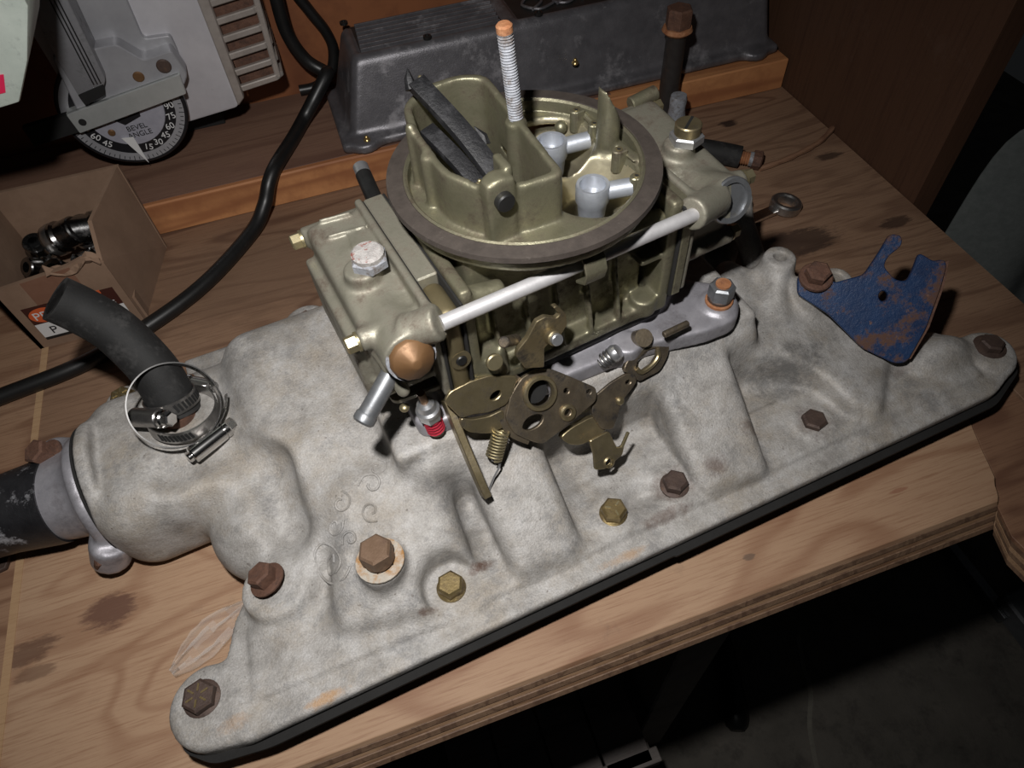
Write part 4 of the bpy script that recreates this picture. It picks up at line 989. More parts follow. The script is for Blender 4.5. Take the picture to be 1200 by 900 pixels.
# ------------------------------------------------------------------ water outlet hose and clamps (manifold frame)
def m2w(u_, v_, z_):
    return Vector((C0[0] + u_ * math.cos(AM) - v_ * math.sin(AM), C0[1] + u_ * math.sin(AM) + v_ * math.cos(AM), z_))
G().lathe([(.8, 6.2), (1.05, 6.2), (1.0, 7.2), (.8, 7.2)], Matrix.Translation((-20.35, 4.75, 0)), 28, closed=True).obj('water_outlet', M['rust'], man)
hp = [m2w(*p) for p in [(-20.35, 5.0, 6.72), (-20.3, 5.5, 7.6), (-20.45, 6.6, 9.1), (-21.4, 8.4, 10.8), (-22.5, 9.45, 12.0), (-23.3, 9.75, 13.1)]]
path = spline(hp, 6)
o0 = hp[0]
hs = thing('heater_hose', 'dusty black rubber hose stub clamped upright on the manifold water outlet', 'hose', o0)
def HS(g, name, mat, **k): g.v = [p - o0 for p in g.v]; return g.obj(name, mat, hs, **k)
n = len(path)
g = G(); rad = [1.34 - .06 * k / (n - 1) for k in range(n)]
g.tube(path, rad, 28, caps=False)
inner = list(reversed(path)); g2 = G().tube(inner, [r - .34 for r in reversed(rad)], 28, caps=False)
off = len(g.v); g.v += g2.v; g.f += [tuple(i + off for i in q) for q in g2.f]
a0 = (n - 1) * 28; b0 = off
for k in range(28):       # close the two lips
    g.f.append((a0 + k, a0 + (k + 1) % 28, b0 + (k + 1) % 28, b0 + k)); g.f.append((k, (k + 1) % 28, off + (n - 1) * 28 + (k + 1) % 28, off + (n - 1) * 28 + k))
HS(g, 'hose_wall', M['rubber'], ang=50)
def worm_clamp(label, c, axis, r, wband, slot_range, screw_ang, mat, smat, tail=True, rx=1.0, slots=True, slen=1.7, hr=.42):
    t = thing('hose_clamp', label, 'hose clamp', c)
    R3 = zto(axis); M4 = R3.to_4x4()
    N = 64; pts = [R3 @ Vector((r * rx * math.cos(2 * math.pi * k / N), r * math.sin(2 * math.pi * k / N), 0)) for k in range(N)]
    g = G(); 
    prof = [(r, -wband / 2), (r + .07, -wband / 2), (r + .07, wband / 2), (r, wband / 2)]
    g.lathe(prof, M4, N, closed=True); band = g.obj('band', mat, t, ang=30)
    if slots:
        for k in range(slot_range[2]):
            an = slot_range[0] + (slot_range[1] - slot_range[0]) * k / (slot_range[2] - 1)
            ct = Vector(((r + .075) * math.cos(an), (r + .075) * math.sin(an), 0))
            q = G(); q.box((0, 0, 0), (.03, .14, wband * .62), Matrix.Rotation(an, 3, 'Z') @ Matrix.Rotation(R(14), 3, 'X'))
            q.v = [R3 @ (p + ct) for p in q.v]; q.obj('slot', M['hole'], band)
    an = screw_ang; ra = Vector((math.cos(an), math.sin(an), 0)); ta = Vector((-math.sin(an), math.cos(an), 0)); ct = ra * (r + .42)
    q = G(); q.tube([ct - ta * slen / 2, ct + ta * slen / 2], hr, 16); q.box(ra * (r + .2), (.35, slen * .9, wband * .95), Matrix.Rotation(an, 3, 'Z'))
    q.v = [R3 @ p for p in q.v]; hsn = q.obj('screw_housing', smat, t, bevel=.05, ang=40)
    q = G(); q.cyl(ct - ta * (slen / 2 + .25), ct - ta * slen / 2, .3, ch=.05); q.v = [R3 @ p for p in q.v]; q.obj('screw_tip', smat, hsn)
    q = G(); q.cyl(ct + ta * slen / 2, ct + ta * (slen / 2 + .35), .5, ch=.08); q.hexa(ct + ta * (slen / 2 + .3), ct + ta * (slen / 2 + .8), .42, .06)
    q.v = [R3 @ p for p in q.v]; q.obj('screw_head', M['chrome'], hsn, ang=30)
    if tail:
        pts = [Vector(((r + .1 + .05 * k) * math.cos(an + .35 + .13 * k), (r + .1 + .05 * k) * math.sin(an + .35 + .13 * k), 0)) for k in range(7)]
        q = G(); q.tube(pts, 0, flat=(wband, .06), up=None); q = G()
        for A_, B_ in zip(pts, pts[1:]):
            n0 = len(q.v); zz = Vector((0, 0, wband / 2))
            q.v += [A_ - zz, B_ - zz, B_ + zz, A_ + zz, A_ - zz + A_.normalized() * .06, B_ - zz + B_.normalized() * .06, B_ + zz + B_.normalized() * .06, A_ + zz + A_.normalized() * .06]
            q.f += [tuple(i + n0 for i in f_) for f_ in ((3, 2, 1, 0), (4, 5, 6, 7), (0, 1, 5, 4), (1, 2, 6, 5), (2, 3, 7, 6), (3, 0, 4, 7))]
        q.v = [R3 @ p for p in q.v]; q.obj('band_tail', mat, t)
    return t
c1 = m2w(-20.31, 5.3, 7.45)
worm_clamp('dull worm clamp gripping the foot of the black hose, its screw towards the neck', c1, (0, .45, 1), 1.37, .8, (R(-70), R(25), 11), R(-125), M['chrome_dull'], M['chrome_dull'], False, slen=2.0, hr=.55)
c2 = m2w(-19.95, 4.35, 7.2)
worm_clamp('dull slotted clamp band lying loose around the water outlet', c2, (.12, .08, 1), 1.85, .8, (R(-125), R(-75), 9), R(60), M['chrome_dull'], M['chrome_dull'], False, slen=1.2)
c3 = m2w(-19.9, 3.9, 8.45)
ax3 = (CAMP / U - c3).normalized()
worm_clamp('shiny thin open clamp ring hung around the hose with bright screw', c3, tuple(ax3 + Vector((.12, .1, 0))), 2.3, .75, (0, 1, 2), R(-58), M['chrome'], M['chrome'], True, slots=False, slen=2.1, hr=.5)

# ------------------------------------------------------------------ blue bracket on the rear bosses (manifold frame)
BR = [(-0.18, -0.49), (-0.01, 0.54), (0.77, 1.05), (1.86, 0.48), (1.89, -0.27), (3.69, -0.16), (4.72, 1.0), (5.42, 1.91), (6.03, 1.65), (5.95, 1.06), (5.14, 0.64), (4.78, 0.11), (5.3, -0.84), (5.92, -1.09), (6.28, -0.55), (6.79, 0.45), (7.19, 0.05), (7.43, -0.21), (8.06, -0.26), (8.1, -0.67), (7.68, -1.75), (6.53, -4.09), (5.24, -5.88), (4.57, -5.85), (2.93, -4.55), (1.36, -2.06)]
br = thing('steel_bracket', 'rusty blue painted steel bracket with a forked top bolted to the manifold', 'bracket', m2w(16.56, -3.42, 7.0), AM)
ex, ey, ez = Vector((.8814, -.3973, .2555)), Vector((.1227, .7149, .6884)), Vector((-.4561, -.5754, .6789))
RB = Matrix((ex, ey, ez)).transposed()
me = plate_mesh(roundpoly(BR, .28, 3), [circ(4.52, -1.65, .26, 12, .32)], .36, .05)
mesh_obj('plate', me, M['blue'], br, (0, 0, .2), RB)
g = G(); w_ = [(7.19, .05), (8.1, -.4), (7.68, -1.75), (6.53, -4.09), (5.3, -5.75)]
for (a, b_) in zip(w_[1:], w_[2:]):
    A = ex * a[0] + ey * a[1] + Vector((0, 0, .2)); B = ex * b_[0] + ey * b_[1] + Vector((0, 0, .2)); n0 = len(g.v)
    g.v += [A, B, B - ez * 1.1, A - ez * 1.1, A + ex * .22, B + ex * .22, B - ez * 1.1 + ex * .22, A - ez * 1.1 + ex * .22]
    g.f += [tuple(i + n0 for i in f_) for f_ in ((3, 2, 1, 0), (4, 5, 6, 7), (0, 1, 5, 4), (1, 2, 6, 5), (2, 3, 7, 6), (3, 0, 4, 7))]
g.obj('side_flange', M['rust'], br)
bl = G(); p = ex * 1.0 + ey * .25 + Vector((0, 0, .15)); ax_ = Vector((-.15, -.2, 1)).normalized()
bl.cyl(p, p + ax_ * .35, 1.0, ch=.08); bl.hexa(p + ax_ * .3, p + ax_ * 1.0, .74, .1, .3)
bl.obj('bracket_bolt', M['rust'], br, ang=30)
bl = G(); p = ex * 5.1 + ey * -.3 + Vector((0, 0, .2)); bl.box(p, (1.3, 1.1, .1), RB); bl.obj('rust_scale', M['rust_orange'], br) if False else None
# ------------------------------------------------------------------ finned valve cover on the plank
vc = thing('valve_cover', 'black finned cast valve cover lying on the orange plank', 'valve cover', (.6, 54.8, 3.05))
f = Field((-1.2, -1.0, -.1), (44.5, 11.5, 8.2), .2)
f.add(d_box((21.6, 5.0, .45), (21.4, 5.0, .45), .2))
def fru(z0, z1, i0, i1, x0, x1, y0, y1):
    def fn(x, y, z):
        k = np.clip((z - z0) / (z1 - z0), 0, 1); i = i0 + (i1 - i0) * k
        qx = np.maximum(x0 + i - x, x - (x1 - i * .25)) + .7; qy = np.maximum(y0 + i - y, y - (y1 - i * .6)) + .7; qz = np.maximum(z0 - z, z - z1) + .7
        return np.sqrt(np.maximum(qx, 0) ** 2 + np.maximum(qy, 0) ** 2 + np.maximum(qz, 0) ** 2) + np.minimum(np.maximum(np.maximum(qx, qy), qz), 0) - .7
    return fn, (np.array((x0, y0, z0)), np.array((x1, y1, z1)))
f.add(fru(.2, 6.9, .3, 2.4, .6, 42.6, .3, 10.2), .6)
f.sub(d_box((10.2, 6.2, 6.95), (6.6, 2.7, .4), .2))
f.sub(d_box((27.0, 6.2, 6.95), (9.4, 2.7, .4), .2))
f.add(d_cyl((2.2, .9, 0), (2.2, .9, .9), 1.6, .2), .4)
f.add(d_cyl((40.6, .8, 0), (40.6, .8, .8), 1.5, .2), .4)
mesh_obj('cover_shell', f.mesh(), M['valve'], vc)
G().box((10.2, 6.2, 6.55), (13.0, 5.2, .06)).obj('recess_paint', M['valve_groove'], vc); G().box((27.0, 6.2, 6.55), (18.6, 5.2, .06)).obj('recess_paint', M['valve_groove'], vc)
for k in range(7):
    y_ = 3.95 + .75 * k
    G().box((10.1 + .05 * k, y_, 6.7), (12.4, .22, .4)).obj('fin', M['valve'], vc, bevel=.04)
# cursive raised emblem, worn
for pts in ([(0, 0), (.9, .9), (.4, 1.7), (-.4, .8), (.4, -.1), (1.4, .3)], [(1.6, .1), (2.4, .9), (2.0, 1.4), (1.5, .5), (2.2, 0), (3.0, .5)], [(3.2, .1), (3.6, 2.0), (3.9, .6), (4.6, 1.0), (4.4, .1), (5.2, .4)], [(5.6, .1), (6.4, 1.0), (5.8, 1.2), (5.5, .4), (6.4, .0), (7.2, .4)]):
    G().tube(spline([(19.6 + x * 1.5, 4.8 + y * 1.5, 6.7) for x, y in pts], 4), .13, 6).obj('script_emblem', M['valve'], vc)
for x, y, z in ((9.6, 3.25, 6.9), (3.4, 9.0, 6.85), (19.6, 3.2, 6.9), (33.0, 3.2, 6.9)):
    q = G().lathe([(0, 0), (.36, 0), (.36, .22), (.2, .26), (.2, .12), (0, .12)], Matrix.Translation((x, y, z)), 18).obj('rubber_grommet', M['black_plug'], vc)
for x, y, z in ((22.0, .5, 3.4), (16.0, 1.0, 2.6), (2.4, .1, .95)):
    q = G(); q.sphere((x, y, z), .32, 12, 6, (1, 1, .7)); q.sphere((x, y, z + .25), .2, 10, 6); q.obj('brass_screw', M['brass_bright'], vc)

# ------------------------------------------------------------------ radial saw head on the plank
sw = thing('saw_motor', 'light grey saw motor head with a black angle dial and slotted end cap', 'power saw', (-9, 62, 3.05))
SO = Vector((-9, 62, 3.05))
def SP(g, name, mat, par=None, bevel=0.0, ang=35, seg=1, smooth=True):
    if par is None: g.v = [p - SO for p in g.v]
    else: g.v = [p - SO for p in g.v]
    return g.obj(name, mat, par or sw, bevel=bevel, ang=ang, seg=seg, smooth=smooth)
def xz(poly, y0, y1):
    """prism from an (x, z) outline, depth y0..y1"""
    g = G(); n = len(poly); V = [(x, y0, z) for x, z in poly] + [(x, y1, z) for x, z in poly]
    g.add(V, [tuple(range(n)), tuple(reversed(range(n, 2 * n)))] + [(i, n + i, n + (i + 1) % n, (i + 1) % n) for i in range(n)]); return g
SP(xz(roundpoly([(-12.6, 22), (-6.3, 22), (-6.65, 6.5), (-11.6, 6.1), (-13.2, 7)], .5), 60.2, 66.6), 'motor_housing', M['sawgrey'], bevel=.25, seg=2)
SP(xz([(-12.4, 7), (-8.9, 7), (-8.9, 3.05), (-12.4, 3.05)], 64.4, 66.4), 'shadow_foot', M['hole'], bevel=.1)  # added foot, coloured black to stand for the shadow under the motor
SP(xz(roundpoly([(-18.6, 22), (-11.1, 22), (-11.5, 13.6), (-9.5, 13.5), (-9.5, 12.0), (-10.1, 9.4), (-18.6, 9.4)], .35), 59.7, 63), 'gear_plate', M['sawgrey2'], bevel=.12, seg=2)
SP(xz(roundpoly([(-11.9, 12.7), (-9.7, 13.0), (-9.3, 11.0), (-9.9, 10.2), (-18.3, 9.4), (-17.8, 14.2), (-13.2, 14.2)], .3), 58.25, 59.9), 'scale_plate', M['sawgrey2'], bevel=.08)
SP(xz(roundpoly([(-16.9, 20), (-14.4, 20), (-14.9, 12.3), (-15.5, 11.5), (-17.3, 11.2), (-17.3, 14.5)], .25), 57.4, 60.0), 'clamp_handle', M['sawdark2'], bevel=.2, seg=2)
SP(xz(roundpoly([(-17.3, 11.6), (-15.2, 12.0), (-15.5, 11.2), (-17.2, 10.7)], .1), 57.35, 60.0), 'handle_end', M['hole'], bevel=.1)
for dx in (.55, .8, 1.05): SP(G().tube([(-15.9 + dx, 56.58, 20), (-16.2 + dx, 56.58, 12.6)], .05, 6), 'handle_groove', M['hole'])
br_ = SP(xz(roundpoly([(-19.0, 10.1), (-9.8, 11.35), (-9.95, 9.75), (-18.85, 8.45)], .12), 57.8, 58.2), 'pivot_bar', M['white_steel'], bevel=.05)
SP(xz([(-19.0, 10.1), (-9.8, 11.35), (-9.8, 11.15), (-19.0, 9.9)], 58.0, 59.2), 'bar_flange', M['white_steel'], br_)
SP(G().cyl((-18.2, 57.9, 9.3), (-18.2, 57.75, 9.3), .28), 'bar_hole', M['hole'], br_)
SP(xz([(-22.5, 9.7), (-18.9, 10.0), (-18.8, 8.5), (-22.5, 8.1)], 58.0, 58.6), 'bar_end', M['hole'], br_)
# dial
DC = (-15.2, 9.0); DR = 4.75
Md = Matrix.Translation((DC[0], 58.9, DC[1])) @ Matrix.Rotation(R(90), 4, 'X')
SP(G().lathe([(0, -.5), (DR, -.5), (DR, .0), (DR - .1, .1), (0, .1)], Md, 64), 'bevel_dial', M['dial_black'])
SP(G().lathe([(DR - .95, .1), (DR - .3, .1), (DR - .3, .13), (DR - .95, .13)], Md, 64, closed=True), 'dial_scale_ring', M['sawgrey2'])
SP(G().lathe([(0, .1), (DR - 1.75, .1), (DR - 1.8, .16), (0, .16)], Md, 48), 'dial_face', M['dial_grey'])
for k in range(37):
    an = R(-180 + 5 * k); q = G(); q.box((0, 0, 0), (.4 if k % 3 == 0 else .25, .05, .02), Matrix.Rotation(an, 3, 'Z'))
    q.v = [Md @ (p + Vector((math.cos(an) * (DR - .5), math.sin(an) * (DR - .5), .14))) for p in q.v]; SP(q, 'scale_tick', M['black_ink'])
def dtext(t, an, rad, size, rot=None):
    me = text_mesh(t, size, .01); o = mesh_obj('dial_numeral', me, M['white_ink'], sw)
    p = Md @ Vector((math.cos(an) * rad, math.sin(an) * rad, .12)) - SO
    o.matrix_local = Matrix.Translation(p * U) @ Matrix.Rotation(R(90), 4, 'X') @ Matrix.Rotation((an + R(90)) if rot is None else rot, 4, 'Z'); return o
tilt = R(-25)
for k, t in enumerate(('90', '75', '60', '45', '30', '15', '0', '0', '15', '30', '45', '60', '75')):
    pass
for k, t in enumerate(('90', '75', '60', '45', '30', '15', '0')): dtext(t, R(-6 - 15.5 * k), DR - 1.32, .74, R(8) if k < 3 else (R(8 - 8 * (k - 2))))
for k, t in enumerate(('45', '60', '75')): dtext(t, R(-136 - 16 * k), DR - 1.32, .74, R(-36 - 6 * k))
for t, x, z in (('BEVEL', .3, -1.5), ('ANGLE', .3, -2.1)):
    me = text_mesh(t, .62, .01); o = mesh_obj('dial_lettering', me, M['black_ink'], sw)
    o.matrix_local = Matrix.Translation((Vector((DC[0] + x, 58.7, DC[1] + z)) - SO) * U) @ Matrix.Rotation(R(90), 4, 'X') @ Matrix.Rotation(R(2), 4, 'Z')
SP(G().hexa((DC[0] - .1, 58.75, DC[1] + .35), (DC[0] - .1, 58.66, DC[1] + .35), 1.5, .02, .3), 'maker_badge', M['dial_black'])
SP(G().lathe([(.62, 0), (.8, 0), (.8, .03), (.62, .03)], Matrix.Translation((DC[0] - .1, 58.66, DC[1] + .35)) @ Matrix.Rotation(R(90), 4, 'X'), 28, closed=True), 'badge_ring', M['white_ink'])
SP(G().cyl((DC[0] - 1.7, 58.8, DC[1] - 1.5), (DC[0] - 1.7, 58.6, DC[1] - 1.5), .28, ch=.06), 'dial_screw', M['brass'])
q = G(); q.add([(DC[0] - 1.2, 58.6, DC[1] - 2.1), (DC[0] - .3, 58.6, DC[1] - 2.2), (DC[0] - .2, 58.6, DC[1] - 4.7), (DC[0] - 1.2, 58.68, DC[1] - 2.1), (DC[0] - .3, 58.68, DC[1] - 2.2), (DC[0] - .2, 58.68, DC[1] - 4.7)], [(0, 1, 2), (5, 4, 3), (0, 3, 4, 1), (1, 4, 5, 2), (2, 5, 3, 0)])
SP(q, 'pointer', M['white_ink'])
SP(G().cyl((-10.7, 58.35, 12.0), (-10.7, 58.1, 12.0), .55, ch=.1), 'plate_screw', M['rust_dark']); SP(G().cyl((-12.8, 58.35, 11.6), (-12.8, 58.15, 11.6), .42, ch=.08), 'plate_rivet', M['brass'])
# slotted end cap
SP(xz([(-6.6, 22), (-5.6, 22), (-6.0, 7.3), (-6.75, 6.7)], 60.0, 66.5), 'cap_rim', M['grille'], bevel=.1)
SP(xz([(-5.7, 22), (-1.9, 22), (-2.7, 8.3), (-5.9, 7.6)], 61.0, 66.4), 'cap_core', M['rust'])
SP(G().tube([(-2.75, 60.6, 8.2), (-2.05, 60.6, 22)], 0, flat=(.5, .5), up=(0, 1, 0)), 'cap_edge', M['grille'], bevel=.08)
for k in range(9):
    z_ = 8.0 + 1.38 * k
    SP(G().tube([(-6.0, 60.5, z_ - .05), (-2.9, 60.5, z_ + .28), (-2.5, 60.8, z_ + .33), (-2.45, 66.2, z_ + .33)], 0, flat=(.5, .5), up=(0, 0, 1)), 'cooling_slat', M['grille'], bevel=.08)

# ------------------------------------------------------------------ pale steel casing, upper left
cs = thing('machine_casing', 'pale green grey steel machine casing with a red sticker beside the saw', 'casing', (-30, 42, 0))
q = xz([(-15.6, 18.9), (-14.0, 20.9), (-12.5, 23.4), (-12.0, 34), (-45, 34), (-45, 18.7), (-16.8, 18.8)], 42, 49); q.v = [p - Vector((-30, 42, 0)) for p in q.v]; q.obj('shell', M['white_metal'], cs, bevel=.15, seg=2)
q = xz([(-62, 0), (-40, 0), (-40, 20), (-62, 20)], 43.5, 46.8); q.v = [p - Vector((-30, 42, 0)) for p in q.v]; q.obj('stand', M['sawdark'], cs)
q = xz([(-20, 20.9), (-15.45, 20.5), (-15.9, 19.6), (-20, 19.4)], 41.95, 42.0); q.v = [p - Vector((-30, 42, 0)) for p in q.v]; q.obj('sticker', M['label_red'], cs)

# ------------------------------------------------------------------ black power cords
def cord(label, pts, r):
    return tag(G().tube(spline(pts, 8), r, 12).obj('power_cord', M['rubber_clean'], None, ang=60), label, 'cord')
cord('thick black power cord running across the bench behind the manifold to the saw', [(-36, 37.8, .6), (-30.8, 38.7, .6), (-27.5, 39.4, .6), (-21.8, 40.5, .62), (-16.8, 42.9, .62), (-12.6, 46.0, .62), (-8.6, 50.6, .75), (-7.0, 52.5, 1.7), (-6.0, 53.5, 3.1), (-5.0, 54.8, 3.75), (-3.2, 58.2, 3.7), (-1.8, 60.5, 4.0), (-.2, 61.3, 5.4), (1.3, 62.4, 6.6), (1.3, 63.6, 6.2), (-.1, 64.2, 7.4), (-1.0, 64.2, 10.1), (-.9, 64.2, 14.0), (-.8, 64.5, 19)], .6)
cord('second black cord hanging down past the end of the valve cover', [(.2, 66.4, 18), (.5, 66.4, 13.0), (1.4, 66.4, 10.6), (2.4, 66.4, 8.4), (2.6, 66.4, 6.6), (1.8, 66.4, 4.6), (.2, 66.4, 3.65), (-1.5, 66.4, 3.6)], .5)

# ------------------------------------------------------------------ cardboard box with sockets
cb = thing('cardboard_box', 'open torn brown cardboard box with a printed label standing on the bench', 'box', (-21.6, 43.9, 0))
x0, x1, y0, y1 = -25.5, -17.7, 43.9, 52.6; CO = Vector((-21.6, 43.9, 0))
def CBX(g, name, mat, bevel=0.0, par=None): g.v = [p - CO for p in g.v]; return g.obj(name, mat, par or cb, bevel=bevel, smooth=False)
def ragged(a, b, z, amp, n=9):
    return [(a + (b - a) * k / n, z + random.uniform(-amp, amp)) for k in range(n + 1)]
front = [(x0, 0), (x1, 0)] + [(x1, 6.2), (x1 - .5, 6.5), (x1 - 1.2, 7.0), (x1 - 2.2, 6.7), (x1 - 3.2, 6.5), (x0, 6.0)]
FP = CBX(xz(front, y0, y0 + .28), 'front_panel', M['card'])
CBX(xz([(x0, 0.0), (x1 + 1.8, 0.0), (x1 + 1.8, 8.2), (x0, 8.2)], y1 - .28, y1), 'back_panel', M['card'])
q = G(); V = [(x1, y0 + .1, 0), (x1 + 1.8, y1, 0), (x1 + 1.8, y1, 8.2), (x1, y0 + 2.6, 8.0), (x1, y0 + .1, 6.4)]
n = len(V); V2 = [(x - .28, y, z) for x, y, z in V]
q.add(V + V2, [tuple(range(n)), tuple(reversed(range(n, 2 * n)))] + [(i, n + i, n + (i + 1) % n, (i + 1) % n) for i in range(n)]); CBX(q, 'side_panel', M['card'])
CBX(G().box((x0 + .14, (y0 + y1) / 2, 3.6), (.28, y1 - y0, 7.2)), 'side_panel', M['card'])
CBX(G().box(((x0 + x1) / 2 + .5, (y0 + y1) / 2, 1.2), (x1 - x0 - .5, y1 - y0 - .8, 2.2)), 'bottom_panel', M['card'])
CBX(xz([(x0 + 2.1, 6.15), (x1 - 2.2, 6.5), (x1 - 2.2, 4.2), (x0 + 2.1, 4.0)], y0 - .02, y0), 'packing_tape', M['tape'])
# torn folded flaps along the top
q = G(); nx_, ny_ = 11, 4
for i in range(nx_):
    for j in range(ny_):
        q.v.append(Vector((x1 - .1 - 3.6 * i / (nx_ - 1), y0 - .25 + .75 * j / (ny_ - 1), 6.45 + .35 * math.sin(i * .7) + .25 * math.sin(j * 2.1 + i) + random.uniform(-.08, .12))))
for i in range(nx_ - 1):
    for j in range(ny_ - 1): q.f.append((i * ny_ + j, (i + 1) * ny_ + j, (i + 1) * ny_ + j + 1, i * ny_ + j + 1))
o = CBX(q, 'torn_flap', M['card']); o.modifiers.new('s', 'SOLIDIFY').thickness = .0015
# label
def lab(x_a, x_b, z_a, z_b, mat, d=.03, name='label_panel'): return CBX(xz([(x_a, z_a), (x_b, z_a), (x_b, z_b), (x_a, z_b)], y0 - d, y0 - .001), name, mat)
lx0, lx1 = x0 + .9, x1 - .55
lab(lx0, lx1, .75, 4.0, M['label_white'], .02); lab(lx0, lx1, 2.35, 4.0, M['label_maroon'], .03); lab(lx0 + 2.2, lx1 - .9, 3.7, 4.02, M['label_orange'], .035); lab(lx0, lx1, .75, 1.0, M['black_ink'], .03)
q = G().lathe([(0, 0), (1.0, 0), (1.0, .02), (0, .02)], Matrix.Translation((lx0 + 1.1, y0 - .03, 3.1)) @ Matrix.Rotation(R(90), 4, 'X') @ Matrix.Diagonal((1.0, .68, 1, 1)), 28); CBX(q, 'logo_oval', M['label_orange'])
def ltext(t, x, z, size, mat, d=.06, align='LEFT'):
    me = text_mesh(t, size, .005, align); o = mesh_obj('label_lettering', me, mat, cb); o.matrix_local = Matrix.Translation((Vector((x, y0 - d, z)) - CO) * U) @ Matrix.Rotation(R(90), 4, 'X')
ltext('PR', lx0 + .35, 3.05, 1.0, M['white_ink']); ltext('ghts', lx1 - 1.75, 2.75, .85, M['white_ink']); ltext('P', lx0 + .7, 1.55, 1.0, M['black_ink']); ltext('75', lx1 - .9, 2.0, .45, M['black_ink'])
def socket(c, axis, r, L, label):
    R3 = zto(axis); t = thing('socket', label, 'socket', c, 0, 'chrome sockets in the cardboard box')
    g = G().lathe([(r * .62, 0), (r * .9, 0), (r, .12), (r, L * .42), (r * .86, L * .5), (r * .86, L - .1), (r * .78, L), (r * .45, L), (r * .45, L * .3), (r * .62, L * .3)], R3.to_4x4(), 24, closed=True); g.obj('barrel', M['socket'], t, ang=30)
    G().lathe([(r * 1.005, L * .1), (r * 1.03, L * .16), (r * 1.03, L * .26), (r * 1.005, L * .32)], R3.to_4x4(), 24, closed=True).obj('knurled_band', M['chrome_dull'], t)
    G().lathe([(0, L * .32), (r * .6, L * .32), (r * .6, L * .36), (0, L * .36)], R3.to_4x4(), 16).obj('socket_floor', M['hole'], t)
SL = 'dark chrome socket lying in the open cardboard box'
for c, a, r, L in (((-22.6, 50.2, 4.6), (.85, -.15, .3), 1.25, 2.6), ((-18.4, 50.9, 4.5), (-.85, -.3, .25), 1.2, 2.8), ((-19.0, 48.0, 3.6), (-.6, -.5, .3), 1.1, 2.2), ((-23.2, 48.6, 3.4), (-.5, -.4, .6), .9, 1.8), ((-21.6, 46.6, 3.3), (-.3, -.2, .9), 1.2, 1.9), ((-23.9, 50.6, 3.4), (.2, -.4, .9), 1.0, 2.0), ((-20.4, 51.2, 3.4), (.1, -.2, .95), 1.15, 1.9)):
    socket(c, a, r, L, SL)
# ------------------------------------------------------------------ small things lying about
# box-end wrench
wr = thing('box_wrench', 'chrome box end wrench lying on the bench behind the blue bracket', 'wrench', (34.4, 37.3, .4), R(8))
me = plate_mesh(circ(0, 0, 1.28, 32), [circ(0, 0, .8, 12)], .85, .12); mesh_obj('ring_end', me, M['chrome_dull'], wr, (0, 0, .05), Matrix.Rotation(R(8), 3, 'Y'))
G().tube([(-1.15, 0, 0), (-2.6, 0, -.05), (-9, -.3, -.1)], 0, flat=(.95, .38), up=(0, 0, 1)).obj('shank', M['chrome'], wr, bevel=.1, seg=2)
# hose with a rusty threaded fitting
fh = thing('hose_fitting', 'short black hose with a rusty threaded fitting lying behind the carburetor', 'hose', (31.5, 45.4, 0))
HO = Vector((31.5, 45.4, 0)); a, b_ = Vector((29.2, 47.2, 1.3)), Vector((33.8, 43.9, 1.0)); d = (b_ - a).normalized()
def FH(g, n_, m_, **k): g.v = [p - HO for p in g.v]; return g.obj(n_, m_, fh, **k)
FH(G().tube(spline([a - d * 3, a, a.lerp(b_, .6) + Vector((0, 0, .08)), b_], 5), .95, 18), 'hose_wall', M['rubber'])
prof = [(0, 0)]
for k in range(5): prof += [(.5, .2 * k), (.6, .2 * k + .1)]
FH(G().lathe(prof + [(.55, 1.0), (0, 1.0)], Matrix.Translation(b_ - d * .1) @ zto(d).to_4x4(), 18), 'threaded_nipple', M['rust_orange'])
FH(G().cyl(b_ + d * .8, b_ + d * 1.15, .62), 'collar', M['zinc_white']); FH(G().hexa(b_ + d * 1.1, b_ + d * 1.9, .82, .12), 'hex_end', M['rust'], ang=30)
tag(G().tube(spline([(35.2, 42.6, .25), (38.5, 43.0, .3), (42.0, 44.0, .3), (44.2, 45.2, .5)], 5), [.22 + .03 * (k % 3) for k in range(16)], 7).obj('wood_splinter', M['ply_old']), 'long thin wood splinter lying by the rusty hose fitting', 'splinter')
# tall rusty bolt in a black sleeve
tbo = thing('long_bolt', 'long rusty bolt standing in a black sleeve behind the carburetor', 'bolt', (30.7, 52.3, 0))
G().cyl((0, 0, 0), (0, 0, 8.9), .92, .86, seg=24).obj('sleeve', M['sleeve'], tbo)
G().lathe([(0, 8.85), (1.15, 8.85), (1.32, 9.05), (1.2, 9.35), (0, 9.4)], None, 24).obj('bolt_flange', M['rust_orange'], tbo)
G().hexa((0, 0, 9.3), (0, 0, 10.9), 1.12, .12, .2).obj('bolt_head', M['rust'], tbo, ang=30)
ss = thing('corroded_stud', 'short white corroded stud in a rusty nut beside the long bolt', 'stud', (30.4, 49.9, 0))
G().hexa((0, 0, 0), (0, 0, 1.0), 1.2, .1).obj('nut', M['rust'], ss, ang=30)
g = G(); g.lathe([(0, .8), (.72, .8), (.82, 1.3), (.7, 1.9), (.8, 2.6), (.72, 3.3), (.78, 4.1), (.7, 4.4), (0, 4.45)], None, 14)
for p in g.v: p += Vector((random.uniform(-.05, .05), random.uniform(-.05, .05), 0))
g.obj('stud_shank', M['zinc_white'], ss, ang=50)
